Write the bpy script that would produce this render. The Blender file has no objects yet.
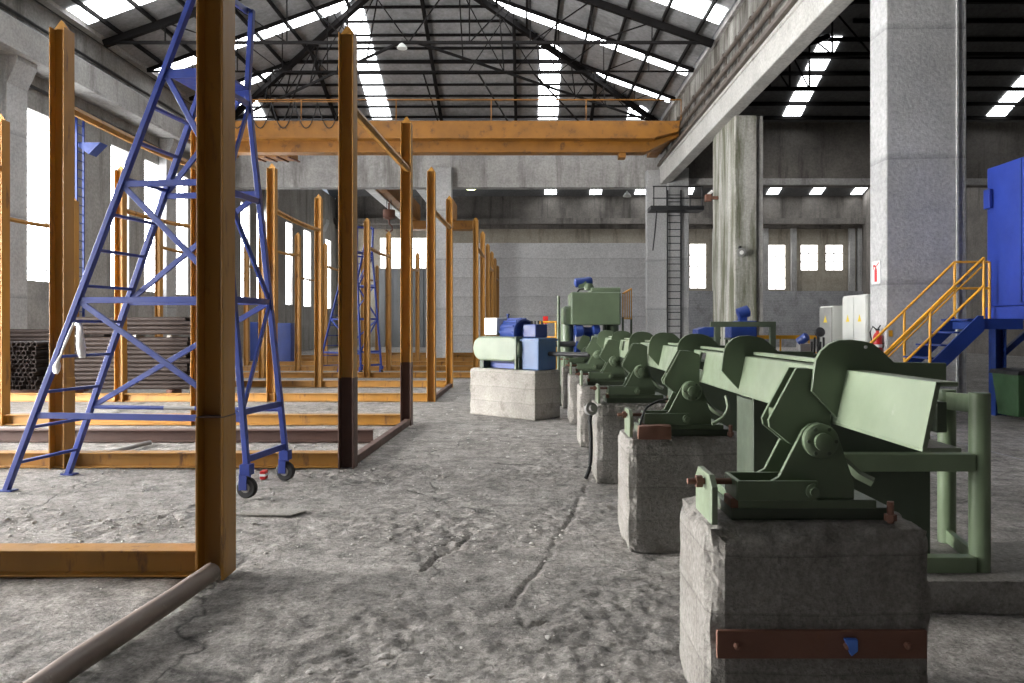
import bpy, bmesh, math, random
from mathutils import Vector, Matrix, noise
C = bpy.context.scene.collection
R = math.radians
random.seed(7)

# ------------------------------------------------------------------ helpers
def px(u, v, Y):
    return Vector(((u - 526) * Y / 750, Y, 1.6 - (v - 327) * Y / 750))

class MB:
    def __init__(s): s.bm = bmesh.new()
    def prism3(s, prof, o, e1, e2, d):
        o, e1, e2, d = Vector(o), Vector(e1), Vector(e2), Vector(d)
        a = [s.bm.verts.new(o + e1 * p[0] + e2 * p[1]) for p in prof]
        b = [s.bm.verts.new(o + e1 * p[0] + e2 * p[1] + d) for p in prof]
        n = len(prof)
        s.bm.faces.new(a[::-1]); s.bm.faces.new(b)
        for i in range(n): s.bm.faces.new((a[i], a[(i + 1) % n], b[(i + 1) % n], b[i]))
        return s
    def box(s, x0, x1, y0, y1, z0, z1):
        return s.prism3([(x0, y0), (x1, y0), (x1, y1), (x0, y1)], (0, 0, z0), (1, 0, 0), (0, 1, 0), (0, 0, z1 - z0))
    def xz(s, pts, y0, y1): return s.prism3(pts, (0, y0, 0), (1, 0, 0), (0, 0, 1), (0, y1 - y0, 0))
    def yz(s, pts, x0, x1): return s.prism3(pts, (x0, 0, 0), (0, 1, 0), (0, 0, 1), (x1 - x0, 0, 0))
    def frame(s, p, q, up=(0, 0, 1)):
        p, q = Vector(p), Vector(q); d = q - p; n = d.normalized(); up = Vector(up)
        if abs(n.dot(up)) > .98: up = Vector((1, 0, 0))
        e1 = n.cross(up).normalized(); return p, d, e1, e1.cross(n)
    def bar(s, p, q, w, h, up=(0, 0, 1)):
        p, d, e1, e2 = s.frame(p, q, up); w /= 2; h /= 2
        return s.prism3([(-w, -h), (w, -h), (w, h), (-w, h)], p, e1, e2, d)
    def tube(s, p, q, r, n=12, hollow=0):
        p, d, e1, e2 = s.frame(p, q)
        if not hollow:
            return s.prism3([(r * math.cos(t), r * math.sin(t)) for t in [2 * math.pi * i / n for i in range(n)]], p, e1, e2, d)
        rings = []
        for (rr, f) in ((r, 0), (r, 1), (r * hollow, 1), (r * hollow, 0)):
            rings.append([s.bm.verts.new(p + d * f + e1 * (rr * math.cos(2 * math.pi * i / n)) + e2 * (rr * math.sin(2 * math.pi * i / n))) for i in range(n)])
        for k in range(4):
            a, b = rings[k], rings[(k + 1) % 4]
            for i in range(n): s.bm.faces.new((a[i], a[(i + 1) % n], b[(i + 1) % n], b[i]))
        return s
    def path(s, pts, r, n=8):
        pts = [Vector(p) for p in pts]; prev = None; ref = Vector((.13, .27, 1)).normalized()
        for i, p in enumerate(pts):
            t = (pts[min(i + 1, len(pts) - 1)] - pts[max(i - 1, 0)]).normalized()
            e1 = t.cross(ref)
            if e1.length < .05: e1 = t.cross(Vector((1, 0, 0)))
            e1.normalize(); e2 = e1.cross(t)
            ring = [s.bm.verts.new(p + e1 * (r * math.cos(2 * math.pi * k / n)) + e2 * (r * math.sin(2 * math.pi * k / n))) for k in range(n)]
            if prev:
                for k in range(n): s.bm.faces.new((prev[k], prev[(k + 1) % n], ring[(k + 1) % n], ring[k]))
            else: s.bm.faces.new(ring[::-1])
            prev = ring
        s.bm.faces.new(prev); return s
    def lathe(s, prof, o=(0, 0, 0), ax=(0, 0, 1), n=24):
        o = Vector(o); ax = Vector(ax).normalized()
        e1 = ax.cross(Vector((0, 0, 1)) if abs(ax.z) < .9 else Vector((1, 0, 0))).normalized(); e2 = ax.cross(e1)
        prev = None
        for (r, h) in prof:
            r = max(r, .0005)
            ring = [s.bm.verts.new(o + ax * h + e1 * (r * math.cos(2 * math.pi * k / n)) + e2 * (r * math.sin(2 * math.pi * k / n))) for k in range(n)]
            if prev:
                for k in range(n): s.bm.faces.new((prev[k], prev[(k + 1) % n], ring[(k + 1) % n], ring[k]))
            else: s.bm.faces.new(ring[::-1])
            prev = ring
        s.bm.faces.new(prev); return s
    def ibeam(s, p, q, h, b, tf=.014, tw=.012, hdir=(0, 0, 1)):
        """flanges face +-hdir, b is the flange width"""
        p, q = Vector(p), Vector(q); d = q - p; e1 = Vector(hdir).normalized(); e2 = d.normalized().cross(e1)
        H, Bh, t, w = h / 2, b / 2, tf, tw / 2
        prof = [(-H, -Bh), (-H, Bh), (-H + t, Bh), (-H + t, w), (H - t, w), (H - t, Bh), (H, Bh), (H, -Bh), (H - t, -Bh), (H - t, -w), (-H + t, -w), (-H + t, -Bh)]
        return s.prism3(prof, p, e1, e2, d)
    def quad(s, *p):
        s.bm.faces.new([s.bm.verts.new(Vector(x)) for x in p]); return s
    def build(s, name, mat, parent=None, bevel=0, smooth=0, seg=2):
        bmesh.ops.recalc_face_normals(s.bm, faces=s.bm.faces)
        me = bpy.data.meshes.new(name); s.bm.to_mesh(me); s.bm.free()
        o = bpy.data.objects.new(name, me); C.objects.link(o); me.materials.append(mat)
        if smooth:
            for f in me.polygons: f.use_smooth = True
            me.set_sharp_from_angle(angle=R(smooth))
        if bevel:
            m = o.modifiers.new('Bevel', 'BEVEL'); m.width = bevel; m.segments = seg; m.limit_method = 'ANGLE'; m.angle_limit = R(50)
        if parent: o.parent = parent
        return o

def tag(o, label, cat, group=None, kind=None):
    o['label'] = label; o['category'] = cat
    if group: o['group'] = group
    if kind: o['kind'] = kind
    return o
def thing(name, label, cat, loc=(0, 0, 0), rz=0, group=None):
    o = bpy.data.objects.new(name, None); C.objects.link(o); o.location = loc; o.rotation_euler = (0, 0, rz); o.empty_display_size = .1
    return tag(o, label, cat, group)
def struct(o, label=None):
    o['kind'] = 'structure'
    if label: o['label'] = label
    return o
def dup(root, loc, rz, label, group=None):
    r = root.copy(); C.objects.link(r); r.location = loc; r.rotation_euler = (0, 0, rz); r['label'] = label
    if group: r['group'] = group
    def rec(a, b):
        for ch in [x for x in bpy.data.objects if x.parent == a and x.parent is not b]:
            c = ch.copy(); C.objects.link(c); c.parent = b; rec(ch, c)
    rec(root, r)
    return r

# ------------------------------------------------------------------ materials
def newmat(name):
    m = bpy.data.materials.new(name); m.use_nodes = True; nt = m.node_tree
    return m, nt, nt.nodes['Principled BSDF']
def nd(nt, typ, **kw):
    n = nt.nodes.new(typ)
    for k, v in kw.items():
        if k in n.inputs: n.inputs[k].default_value = v
        else: setattr(n, k, v)
    return n
def coords(nt, scale=(1, 1, 1)):
    t = nd(nt, 'ShaderNodeTexCoord'); mp = nd(nt, 'ShaderNodeMapping'); mp.inputs['Scale'].default_value = scale
    nt.links.new(t.outputs['Object'], mp.inputs['Vector']); return mp.outputs['Vector']
def noise_t(nt, vec, scale, detail=6, rough=.6):
    n = nd(nt, 'ShaderNodeTexNoise', Scale=scale, Detail=detail, Roughness=rough); nt.links.new(vec, n.inputs['Vector']); return n.outputs['Fac']
def ramp(nt, fac, stops):
    r = nd(nt, 'ShaderNodeValToRGB'); nt.links.new(fac, r.inputs['Fac']); e = r.color_ramp.elements
    while len(e) < len(stops): e.new(.5)
    for i, (p, c) in enumerate(stops):
        e[i].position = p; e[i].color = (c if hasattr(c, '__len__') else (c, c, c)) [:3] + (1,) if hasattr(c, '__len__') else (c, c, c, 1)
    return r.outputs['Color']
def mixc(nt, fac, a, b, mode='MIX'):
    m = nd(nt, 'ShaderNodeMix', data_type='RGBA', blend_type=mode)
    for i, x in ((0, fac), (6, a), (7, b)):
        if hasattr(x, 'links'): nt.links.new(x, m.inputs[i])
        else: m.inputs[i].default_value = x if i == 0 else tuple(x[:3]) + (1,)
    return m.outputs[2]
def bump(nt, bs, h, strength, dist=.02):
    b = nd(nt, 'ShaderNodeBump', Strength=strength, Distance=dist); nt.links.new(h, b.inputs['Height']); nt.links.new(b.outputs['Normal'], bs.inputs['Normal'])
def concrete(name, c1, c2, stain=None, scale=1.0, boards=0, bstr=.5, streak=0, amount=.5):
    m, nt, bs = newmat(name); v = coords(nt)
    n1 = noise_t(nt, v, 1.1 * scale, 8, .65); n2 = noise_t(nt, v, 14 * scale, 6, .7)
    col = mixc(nt, ramp(nt, n1, [(.3, 0.0), (.7, 1.0)]), c1, c2)
    col = mixc(nt, .55, col, mixc(nt, 1, col, ramp(nt, n2, [(.3, .45), (.7, 1.25)]), 'MULTIPLY'))
    if stain:
        vs = coords(nt, (1, 1, .12) if streak else (1, 1, 1)); n3 = noise_t(nt, vs, 1.6 * scale, 7, .7)
        k = ramp(nt, n3, [(amount, 0.0), (amount + .18, .85)]); col = mixc(nt, k, col, stain)
    h = n2
    if bstr >= 1:
        n6 = noise_t(nt, v, 55, 5, .75); col = mixc(nt, .4, col, mixc(nt, 1, col, ramp(nt, n6, [(.34, .45), (.5, 1.0), (.68, 1.5)]), 'MULTIPLY'))
    if boards:
        vb = coords(nt, (0, 0, 1)); w = nd(nt, 'ShaderNodeTexWave', wave_type='BANDS', bands_direction='Z', Scale=boards, Distortion=.6, Detail=1); w.wave_profile = 'SAW'
        t = coords(nt); nt.links.new(t, w.inputs['Vector'])
        k = ramp(nt, w.outputs['Fac'], [(0, .55), (.06, 1.0), (1, .86)]); col = mixc(nt, .8, col, mixc(nt, 1, col, k, 'MULTIPLY'))
    nt.links.new(col, bs.inputs['Base Color']); bs.inputs['Roughness'].default_value = .93; bs.inputs['Specular IOR Level'].default_value = .25
    bump(nt, bs, h, bstr, .03); return m
def paint(name, col, rough=.45, worn=None, amount=.62, scale=6, bstr=.08, vary=.22, streak=False):
    m, nt, bs = newmat(name); v = coords(nt, (1, 1, .25) if streak else (1, 1, 1)); n = noise_t(nt, v, scale, 8, .68); n0 = noise_t(nt, v, 1.3, 4, .6)
    c = mixc(nt, ramp(nt, n0, [(.3, 0.0), (.7, 1.0)]), tuple(x * (1 - vary) for x in col), tuple(min(1, x * (1 + vary)) for x in col))
    if worn: c = mixc(nt, ramp(nt, n, [(amount, 0.0), (amount + .1, .9)]), c, worn)
    nt.links.new(c, bs.inputs['Base Color'])
    nt.links.new(ramp(nt, n, [(.3, rough - .1), (.7, rough + .15)]), bs.inputs['Roughness'])
    bump(nt, bs, n, bstr, .01); return m
def emis(name, col, s):
    m, nt, bs = newmat(name); bs.inputs['Base Color'].default_value = (.8, .8, .8, 1)
    bs.inputs['Emission Color'].default_value = tuple(col) + (1,); bs.inputs['Emission Strength'].default_value = s; return m

WIN, SKY = 14.0, 10.0
M_WIN = emis('frosted_window_glass', (.97, .98, 1.0), WIN)
M_ADDWIN = emis('added_window_glow', (1.0, .985, .96), 84)  # much stronger glow for the added windows outside the view
M_WINF = emis('far_window_glass', (1.0, .99, .97), 7)
M_SKY = emis('translucent_roof_sheet', (.95, .98, 1.0), SKY)
M_SKYD = emis('dusty_roof_sheet', (.95, .98, 1.0), 13.0)
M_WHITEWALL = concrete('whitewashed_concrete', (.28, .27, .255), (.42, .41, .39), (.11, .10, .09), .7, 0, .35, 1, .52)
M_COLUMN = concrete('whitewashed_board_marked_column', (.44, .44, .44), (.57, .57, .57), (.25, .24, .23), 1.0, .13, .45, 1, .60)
M_MOSS = concrete('mossy_stained_column', (.42, .41, .37), (.55, .54, .50), (.085, .09, .045), 1.1, 0, .4, 1, .41)
M_BEAM = concrete('pale_runway_beam', (.44, .43, .405), (.58, .57, .54), (.16, .14, .115), .9, 0, .3, 0, .60)
M_BEAMD = concrete('streaked_pale_upper_wall', (.26, .25, .225), (.42, .41, .38), (.05, .042, .032), 1.2, 0, .4, 1, .42)
M_CROSS = concrete('stained_cross_beam', (.34, .33, .32), (.50, .49, .47), (.14, .13, .12), .8, 0, .3, 1, .52)
M_DIRTY = concrete('dark_old_concrete', (.13, .12, .11), (.22, .20, .18), (.05, .045, .04), .8, 0, .4, 1, .50)
M_BRICK = concrete('whitewashed_brick', (.74, .74, .75), (.84, .84, .85), (.50, .49, .49), .9, .28, .5, 0, .60)
M_DADO = concrete('grey_rendered_dado', (.33, .33, .34), (.45, .45, .46), (.20, .19, .19), .9, 1.6, .4)
M_BEIGE = concrete('stained_beige_plaster', (.34, .30, .24), (.44, .40, .33), (.12, .10, .08), .9, 0, .4, 1, .52)
M_PLINTH = concrete('rough_board_cast_plinth', (.25, .233, .213), (.37, .35, .325), (.12, .108, .096), 2.4, 1.35, 1.0, 0, .58)
M_PLINTHL = concrete('pale_plinth', (.33, .31, .28), (.46, .435, .40), (.16, .145, .125), 2.2, 1.2, .7, 0, .54)
M_ROOF = concrete('grey_fibre_cement_roof', (.25, .25, .255), (.34, .34, .345), (.15, .15, .15), .5, 0, .1)
M_ROOFD = concrete('dark_sheet_roof', (.12, .12, .12), (.17, .17, .17), None, .5, 0, .1)  # darker grey than the main hall roof
M_STEELD = paint('dark_roof_steel', (.010, .009, .009), .75)
M_RACK = paint('ochre_rack_paint', (.33, .155, .019), .5, (.11, .05, .02), .56, 5, .15, .25, True)
M_RACKD = paint('dark_brown_primer', (.075, .035, .025), .6, (.22, .10, .03), .66, 6, .15)
M_RUST = paint('rusty_steel', (.15, .065, .042), .65, (.20, .09, .04), .60, 9, .3)
M_PIPE = paint('grey_brown_pipe', (.17, .125, .10), .5, (.30, .26, .22), .6, 9, .2)
M_PIPED = paint('dark_grey_pipe', (.11, .09, .075), .6, (.24, .21, .18), .6, 5, .2)
M_TUBE = paint('dark_steel_tube', (.030, .021, .018), .6, (.07, .045, .032), .64, 8, .1)
M_CRANE = paint('crane_yellow_paint', (.27, .108, .009), .5, (.11, .045, .015), .56, 2.2, .05)
M_BLUE = paint('blue_ladder_paint', (.017, .037, .215), .4, (.10, .13, .27), .70, 12, .08)
M_BLUE2 = paint('blue_machine_paint', (.014, .038, .19), .4, (.04, .07, .20), .70, 8, .08)
M_BLUEP = paint('pale_blue_machine_paint', (.05, .11, .25), .4, (.14, .17, .24), .62, 8, .08)
M_BLUEC = paint('blue_cabin_panel', (.017, .040, .27), .42, (.04, .07, .29), .66, 3, .05)
M_GREEN = paint('sage_green_machine_paint', (.098, .132, .080), .38, (.16, .18, .14), .70, 9, .08)
M_GREENB = paint('lit_sage_paint', (.155, .192, .128), .36, (.22, .25, .195), .64, 7, .06)  # same paint as the machine green, lightened for faces the windows light
M_GREENF = paint('mid_sage_pipe_paint', (.17, .225, .135), .4, (.22, .25, .19), .70, 9, .06)
M_GREEND = paint('dark_shaded_sage_paint', (.058, .075, .05), .5, (.06, .07, .05), .62, 6, .1)  # the green again, darkened for bulkheads in the beam's shade
M_YEL = paint('yellow_rail_paint', (.70, .34, .02), .42, (.40, .2, .05), .72, 10, .05)
M_RED = paint('red_enamel', (.55, .02, .02), .35)
M_WHITE = paint('white_enamel', (.78, .78, .77), .45)
M_CLOTH = paint('white_rag', (.75, .74, .72), .9)
M_GREYC = paint('light_grey_cabinet_enamel', (.56, .57, .54), .45, (.42, .42, .40), .72, 3, .03, .08)
M_GREYD = paint('dark_grey_cabinet_side', (.25, .25, .24), .5)
M_BLACK = paint('black_rubber', (.014, .014, .015), .7)
M_BLACKM = paint('black_painted_steel', (.02, .02, .022), .5)
M_STEEL = paint('bare_steel', (.30, .29, .28), .38)
M_BTAG = paint('bright_blue_plastic', (.05, .16, .60), .4)
M_BIN = paint('green_bin_plastic', (.035, .085, .035), .5)
M_DOOR = paint('grey_door_panel', (.19, .195, .20), .6, (.12, .12, .12), .6, 2, .05, .15, True)
M_YSIGN = paint('yellow_sign', (.75, .55, .02), .5)
M_DEBRIS = concrete('broken_concrete_chips', (.42, .40, .38), (.62, .60, .57), None, 3)
M_DARK = paint('fill_cutting_black', (.01, .01, .01), .9)
M_STEELD.node_tree.nodes['Principled BSDF'].inputs['Specular IOR Level'].default_value = .1
M_TUBE.node_tree.nodes['Principled BSDF'].inputs['Specular IOR Level'].default_value = .2
for m_ in (M_STEEL,): m_.node_tree.nodes['Principled BSDF'].inputs['Metallic'].default_value = .6

def floor_mat():
    m, nt, bs = newmat('dusty_broken_concrete_floor'); v = coords(nt)
    n1 = noise_t(nt, v, .55, 9, .62); n2 = noise_t(nt, v, 4.5, 9, .68); n3 = noise_t(nt, v, 38, 5, .75)
    c = mixc(nt, ramp(nt, n1, [(.32, 0.0), (.68, 1.0)]), (.195, .181, .168), (.30, .282, .264))
    c = mixc(nt, 1, c, ramp(nt, n2, [(.30, .42), (.5, 1.0), (.68, 1.45)]), 'MULTIPLY')
    c = mixc(nt, .8, c, mixc(nt, 1, c, ramp(nt, n3, [(.32, .42), (.5, 1.0), (.68, 1.5)]), 'MULTIPLY'))
    n4 = noise_t(nt, v, 11, 8, .8)
    c = mixc(nt, .9, c, mixc(nt, 1, c, ramp(nt, n4, [(.36, .62), (.5, 1.0), (.64, 1.3)]), 'MULTIPLY'))
    n5 = noise_t(nt, v, 60, 3, .7)
    c = mixc(nt, ramp(nt, n5, [(.60, 0.0), (.68, .5)]), c, (.55, .53, .50))
    # cracks: thin lines where a warped voronoi changes cell
    w = nd(nt, 'ShaderNodeTexNoise', Scale=1.8, Detail=5); nt.links.new(v, w.inputs['Vector'])
    vm = nd(nt, 'ShaderNodeVectorMath', operation='MULTIPLY_ADD'); nt.links.new(w.outputs['Color'], vm.inputs[0]); vm.inputs[1].default_value = (.9, .9, 0); nt.links.new(v, vm.inputs[2])
    vo = nd(nt, 'ShaderNodeTexVoronoi', feature='DISTANCE_TO_EDGE', Scale=.42); nt.links.new(vm.outputs[0], vo.inputs['Vector'])
    cr = ramp(nt, vo.outputs['Distance'], [(0, .0), (.012, 1.0)])
    keep = ramp(nt, noise_t(nt, v, .7, 3), [(.48, 1.0), (.56, 0.0)])
    crk = mixc(nt, 1, cr, keep, 'ADD')
    c = mixc(nt, 1, c, ramp(nt, crk, [(0, .35), (1, 1.0)]), 'MULTIPLY')
    nt.links.new(c, bs.inputs['Base Color']); bs.inputs['Roughness'].default_value = .88; bs.inputs['Specular IOR Level'].default_value = .3
    a = nd(nt, 'ShaderNodeMath', operation='MULTIPLY_ADD'); nt.links.new(n2, a.inputs[0]); a.inputs[1].default_value = 2.2; nt.links.new(n3, a.inputs[2])
    b = nd(nt, 'ShaderNodeMath', operation='MULTIPLY_ADD'); nt.links.new(crk, b.inputs[0]); b.inputs[1].default_value = .5; nt.links.new(a.outputs[0], b.inputs[2])
    bump(nt, bs, b.outputs[0], .6, .03); return m
M_FLOOR = floor_mat()

# ------------------------------------------------------------------ the building (sizes taken outwards from the eye point, scale S)
S = 1.214
def bx(x): return x * S
def bz(z): return 1.6 + (z - 1.6) * S
WL = -15.3            # inner face of the window wall
YB, YC, YF = -4.0, 37.0, 60.6    # back wall, cross wall, far wall
EAVE, EL, ER = 11.7, -14.9, 6.6   # eave height and eaves of the main hall
XR = 27.0

# floor
f = MB()
def span(*segs):
    out = [segs[0][0]]
    for a, b, st in segs:
        n = round((b - a) / st); out += [a + (b - a) * (k + 1) / n for k in range(n)]
    return out
xs = span((-9, -4.6, .06), (-4.6, .9, .018), (.9, 3.0, .04), (3.0, 6.0, .08)); ys = span((1.2, 2.6, .08), (2.6, 8.4, .018), (8.4, 11, .035), (11, 18.2, .08))
nx, ny = len(xs) - 1, len(ys) - 1
cracks = [[(423, 570), (437, 555), (460, 547), (472, 533), (464, 527), (500, 524)], [(589, 479), (573, 514), (560, 533), (542, 565), (519, 592), (511, 607)],
          [(484, 611), (511, 607), (527, 627), (545, 622)], [(60, 528), (110, 520), (150, 527), (195, 524)], [(300, 600), (345, 590), (408, 594)], [(540, 650), (590, 642), (650, 650)]]
cseg = []
for cpts in cracks:
    q = [Vector(((u - 526) * 1.6 / (v - 327), 1200 / (v - 327))) for u, v in cpts]
    cseg += list(zip(q, q[1:]))
def crack_depth(x, y):
    wob = .05 * noise.noise(Vector((x * 5, y * 5, 8))); wob2 = .05 * noise.noise(Vector((x * 5, y * 5, 18))); p = Vector((x + wob, y + wob2)); best = 9
    for a, b in cseg:
        d = b - a; t = max(0, min(1, (p - a).dot(d) / d.length_squared)); best = min(best, (p - a - d * t).length)
    return max(0, 1 - best / .026) * max(0, min(1, .55 + 1.6 * noise.noise(Vector((x * 2.2, y * 2.2, 31)))))
vv = [[None] * (ny + 1) for _ in range(nx + 1)]
for i, x in enumerate(xs):
    for j, y in enumerate(ys):
        e = min(x + 9, 6 - x, y - 1.2, 18.2 - y); k = min(1, e / .4)
        h = noise.fractal(Vector((x * 1.3, y * 1.3, 0)), 1.0, 2.0, 4) * .010
        if -4.7 < x < 1.6 and y < 11:
            rough = min(1, max(.12, .5 + 1.3 * noise.noise(Vector((x * .9, y * .9, 5))) + max(0, (4.0 - y) * .5)))
            g = noise.fractal(Vector((x * 8, y * 8, 3)), .75, 2.1, 4)
            h += rough * (.0135 * g - .009 * max(0, noise.noise(Vector((x * 21, y * 21, 9))) - .1) * 2)
            h -= .030 * crack_depth(x, y)
        vv[i][j] = f.bm.verts.new((x, y, h * k - .006))
for i in range(nx):
    for j in range(ny): f.bm.faces.new((vv[i][j], vv[i + 1][j], vv[i + 1][j + 1], vv[i][j + 1]))
def fq(x0, x1, y0, y1): f.quad((x0, y0, -.004), (x1, y0, -.004), (x1, y1, -.004), (x0, y1, -.004))
fq(-22, XR + 3, YB - 1, 1.2); fq(-22, XR + 3, 18.2, YF + 1); fq(-22, -9, 1.2, 18.2); fq(6, XR + 3, 1.2, 18.2)
fo = struct(f.build('floor', M_FLOOR, None, 0, 40), 'dusty cracked grey concrete factory floor')

# left window wall with its openings
WZ0, WZ1 = bz(2.79), bz(7.15)
wins = []
for a, b in ((27, 73), (111, 129), (144.5, 166.5), (169.5, 188), (241, 250), (257, 266), (286, 292.5), (304, 311), (324, 331)):
    wins.append((-WL * 750 / (526 - a), -WL * 750 / (526 - b)))
wins.append((-.6, 2.9))  # unseen window added to light the faces turned to the camera
for k in range(3): wins.append((4.2 + k * 3.9, 7.8 + k * 3.9))  # large low windows added out of view as the strong left light
wins.sort()
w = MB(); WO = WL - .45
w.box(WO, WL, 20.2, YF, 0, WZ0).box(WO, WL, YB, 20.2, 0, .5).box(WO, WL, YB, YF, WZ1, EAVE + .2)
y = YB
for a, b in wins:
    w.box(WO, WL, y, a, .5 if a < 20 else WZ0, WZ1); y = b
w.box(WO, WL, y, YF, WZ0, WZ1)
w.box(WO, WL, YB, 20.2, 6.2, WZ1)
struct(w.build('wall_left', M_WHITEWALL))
for i, (a, b) in enumerate(wins):
    WZ0 = .5 if a < 20 else bz(2.79)
    WZ1 = 6.2 if a < 20 else bz(7.15)
    o = struct(MB().box(WL - .20, WL - .17, a, b, WZ0, WZ1).build('window_%d' % (i + 1), M_ADDWIN if 3 < a < 12 else M_WIN), 'tall bright frosted window in the left wall, the out-of-view ones added for light')
    m = MB()
    for k in range(1, 14): z = WZ0 + (WZ1 - WZ0) * k / 14; m.box(WL - .17, WL - .15, a, b, z - .012, z + .012)
    m.box(WL - .17, WL - .14, (a + b) / 2 - .02, (a + b) / 2 + .02, WZ0, WZ1)
    m.build('muntins', M_GREYC, o)
# pilasters with their haunches, runway beam on the left
RX, RZ0, RZ1 = -14.55, 9.55, 10.4
for i, yp in enumerate((21.6, 31.2, 43.6, 55)):
    m = MB().box(WL, WL + .35, yp, yp + .9, 0, RZ0)
    m.xz([(WL + .35, RZ0), (WL + .35, RZ0 - .9), (RX - .1, RZ0 - .25), (RX - .1, RZ0)], yp, yp + .9)
    struct(m.build('column', M_COLUMN, None, .02), 'whitewashed pilaster of the left window wall')
m = MB().box(WL, RX, YB, YC + 1, RZ0, RZ1).box(WL, RX + .12, YB, YC + 1, RZ0 - .10, RZ0)
struct(m.build('beam', M_CROSS, None, .02), 'concrete crane runway beam along the left wall')
struct(MB().tube((RX - .18, YB, RZ1 + .05), (RX - .18, YC, RZ1 + .05), .06, 6).build('trim_1', M_BLACKM), 'dark crane rail on the left beam')
m = MB()
for dz in (RZ0 - .55, RZ1 + .55, RZ1 + 1.35):
    m.tube((WL + .1, YB, dz), (WL + .1, YC, dz), .05, 6)
struct(m.build('trim_2', M_BLACKM), 'dark conduits along the left wall')

# right columns
XC = bx(5.62)
ya = 11.7 * S
ca = struct(MB().box(XC, XC + 1.53, ya, ya + .68, 0, 17.5).build('column', M_COLUMN, None, .025), 'broad pale concrete column beside the yellow stair')
MB().box(XC + 1.32, XC + 1.36, ya - .03, ya, 0, 17.5).build('conduit', M_COLUMN, ca)
cb = MB().box(XC, XC + .72, 24.5, 27.4, 0, bz(7.3))
cbo = struct(cb.build('column', M_MOSS, None, .03), 'mossy stained column with a round lamp')
MB().box(XC + .72, XC + .95, 24.6, 25.2, 0, bz(7.3)).build('side_rib', M_CROSS, cbo)
cc = MB().box(XC, XC + 1.0, 36.0, 37.0, 0, bz(7.9)).box(bx(4.85), XC, 36.5, 37.0, 0, bz(7.9))
struct(cc.build('column', M_COLUMN, None, .03), 'pale column with a black ladder at the cross wall')
struct(MB().box(bx(-3.99), bx(-2.98), 36.4, 37.0, 0, bz(8.0)).build('column', M_COLUMN, None, .03), 'pale column standing behind the ochre posts')
struct(MB().box(XC, XC + 1.53, 2.0, 2.7, 0, 17.5).build('column', M_COLUMN), 'column')
# right runway beam with the wall and pipes above it
QX, QZ0, QZ1 = bx(5.35), bz(7.30), bz(7.97)
struct(MB().box(QX, XC + .14, YB, YC - .6, QZ0, QZ1).box(QX - .04, QX + .44, YB, YC - .6, QZ1 - .1, QZ1 + .03).build('beam', M_BEAM, None, .03), 'pale crane runway beam on the column heads')
struct(MB().box(XC - .04, XC + .14, YB, YC, QZ1, EAVE + .2).build('wall_right', M_BEAMD), 'stained upper wall above the runway beam')
m = MB()
for (dx, z) in ((.10, QZ1 + .35), (.12, QZ1 + .8), (.14, QZ1 + 1.3)):
    m.tube((QX + dx, YB, z), (QX + dx, YC - .2, z), .075, 8)
for k in range(24):
    yk = 1 + k * 1.5
    m.bar((QX + .16, yk, QZ1), (QX + .18, yk, QZ1 + 1.5), .05, .05)
    for z in (QZ1 + .35, QZ1 + .8, QZ1 + 1.3): m.lathe([(.09, -.06), (.09, .06)], (QX + .12, yk, z), (0, 1, 0), 10)
struct(m.build('trim_3', M_PIPED), 'rusty pipes and bus bars above the right runway beam')
struct(MB().box(QX - .15, QX - .02, YB, YC - .7, QZ1 + .03, QZ1 + .12).build('trim_4', M_PIPED), 'crane rail on the right beam')

# cross wall over the portal, both halls
struct(MB().box(WL, XC + .6, YC, YC + .6, bz(7.28), EAVE + .1).build('wall_back', M_CROSS), 'stained pale concrete cross beam beyond the crane')
struct(MB().box(XC + .6, XR, YC, YC + .6, bz(7.35), EAVE + .1).build('wall_back', M_DIRTY), 'dark cross beam over the right hall')  # darker concrete than the main hall stretch of this wall
struct(MB().box(XC + .6, XR, YC - .25, YC, bz(7.35), bz(7.6)).build('trim_5', M_CROSS))

# other outer walls
struct(MB().box(WO, XR, YB - .4, YB, 0, 18).build('wall_front', M_DARK))  # unseen wall, set close and blackened to cut bounced fill light
struct(MB().box(XR, XR + .4, YB, YF, 0, 14).build('wall_right', M_DIRTY))
# far wall with window openings
def farwin(u0, u1, v0, v1, Y=YF):
    a, b = px(u0, v0, Y), px(u1, v1, Y); return (a.x, b.x, b.z, a.z)
fw = [farwin(690, 706, 244, 288), farwin(767, 785.5, 245, 289), farwin(801, 818, 245, 270), farwin(826, 843, 245, 270), farwin(859, 876, 245, 270),
      farwin(380, 432, 238, 268), farwin(900, 918, 245, 289), farwin(985, 1002, 245, 270)]
fw.sort()
zs0 = min(q[2] for q in fw); zs1 = max(q[3] for q in fw)
m = MB().box(WL, XR, YF, YF + .5, 0, zs0).box(WL, XR, YF, YF + .5, zs1, 12.6)
x = WL
for (x0, x1, z0, z1) in fw:
    m.box(x, x0, YF, YF + .5, zs0, zs1)
    if z0 > zs0: m.box(x0, x1, YF, YF + .5, zs0, z0)
    if z1 < zs1: m.box(x0, x1, YF, YF + .5, z1, zs1)
    x = x1
m.box(x, XR, YF, YF + .5, zs0, zs1)
struct(m.build('wall_far', M_BEIGE))
for k, (x0, x1, z0, z1) in enumerate(fw):
    o = struct(MB().box(x0, x1, YF + .16, YF + .2, z0, z1).build('window_%d' % (40 + k), M_WINF), 'bright square-paned window in the far wall')
    m = MB(); n = 4 if z1 - z0 > 2.6 else 3
    for i in range(1, n): z = z0 + (z1 - z0) * i / n; m.box(x0, x1, YF + .12, YF + .16, z - .05, z + .05)
    for i in range(1, max(2, int((x1 - x0) / .75))):
        xx = x0 + (x1 - x0) * i / max(2, int((x1 - x0) / .75)); m.box(xx - .02, xx + .02, YF + .12, YF + .16, z0, z1)
    m.build('muntins', M_GREYC, o)
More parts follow.
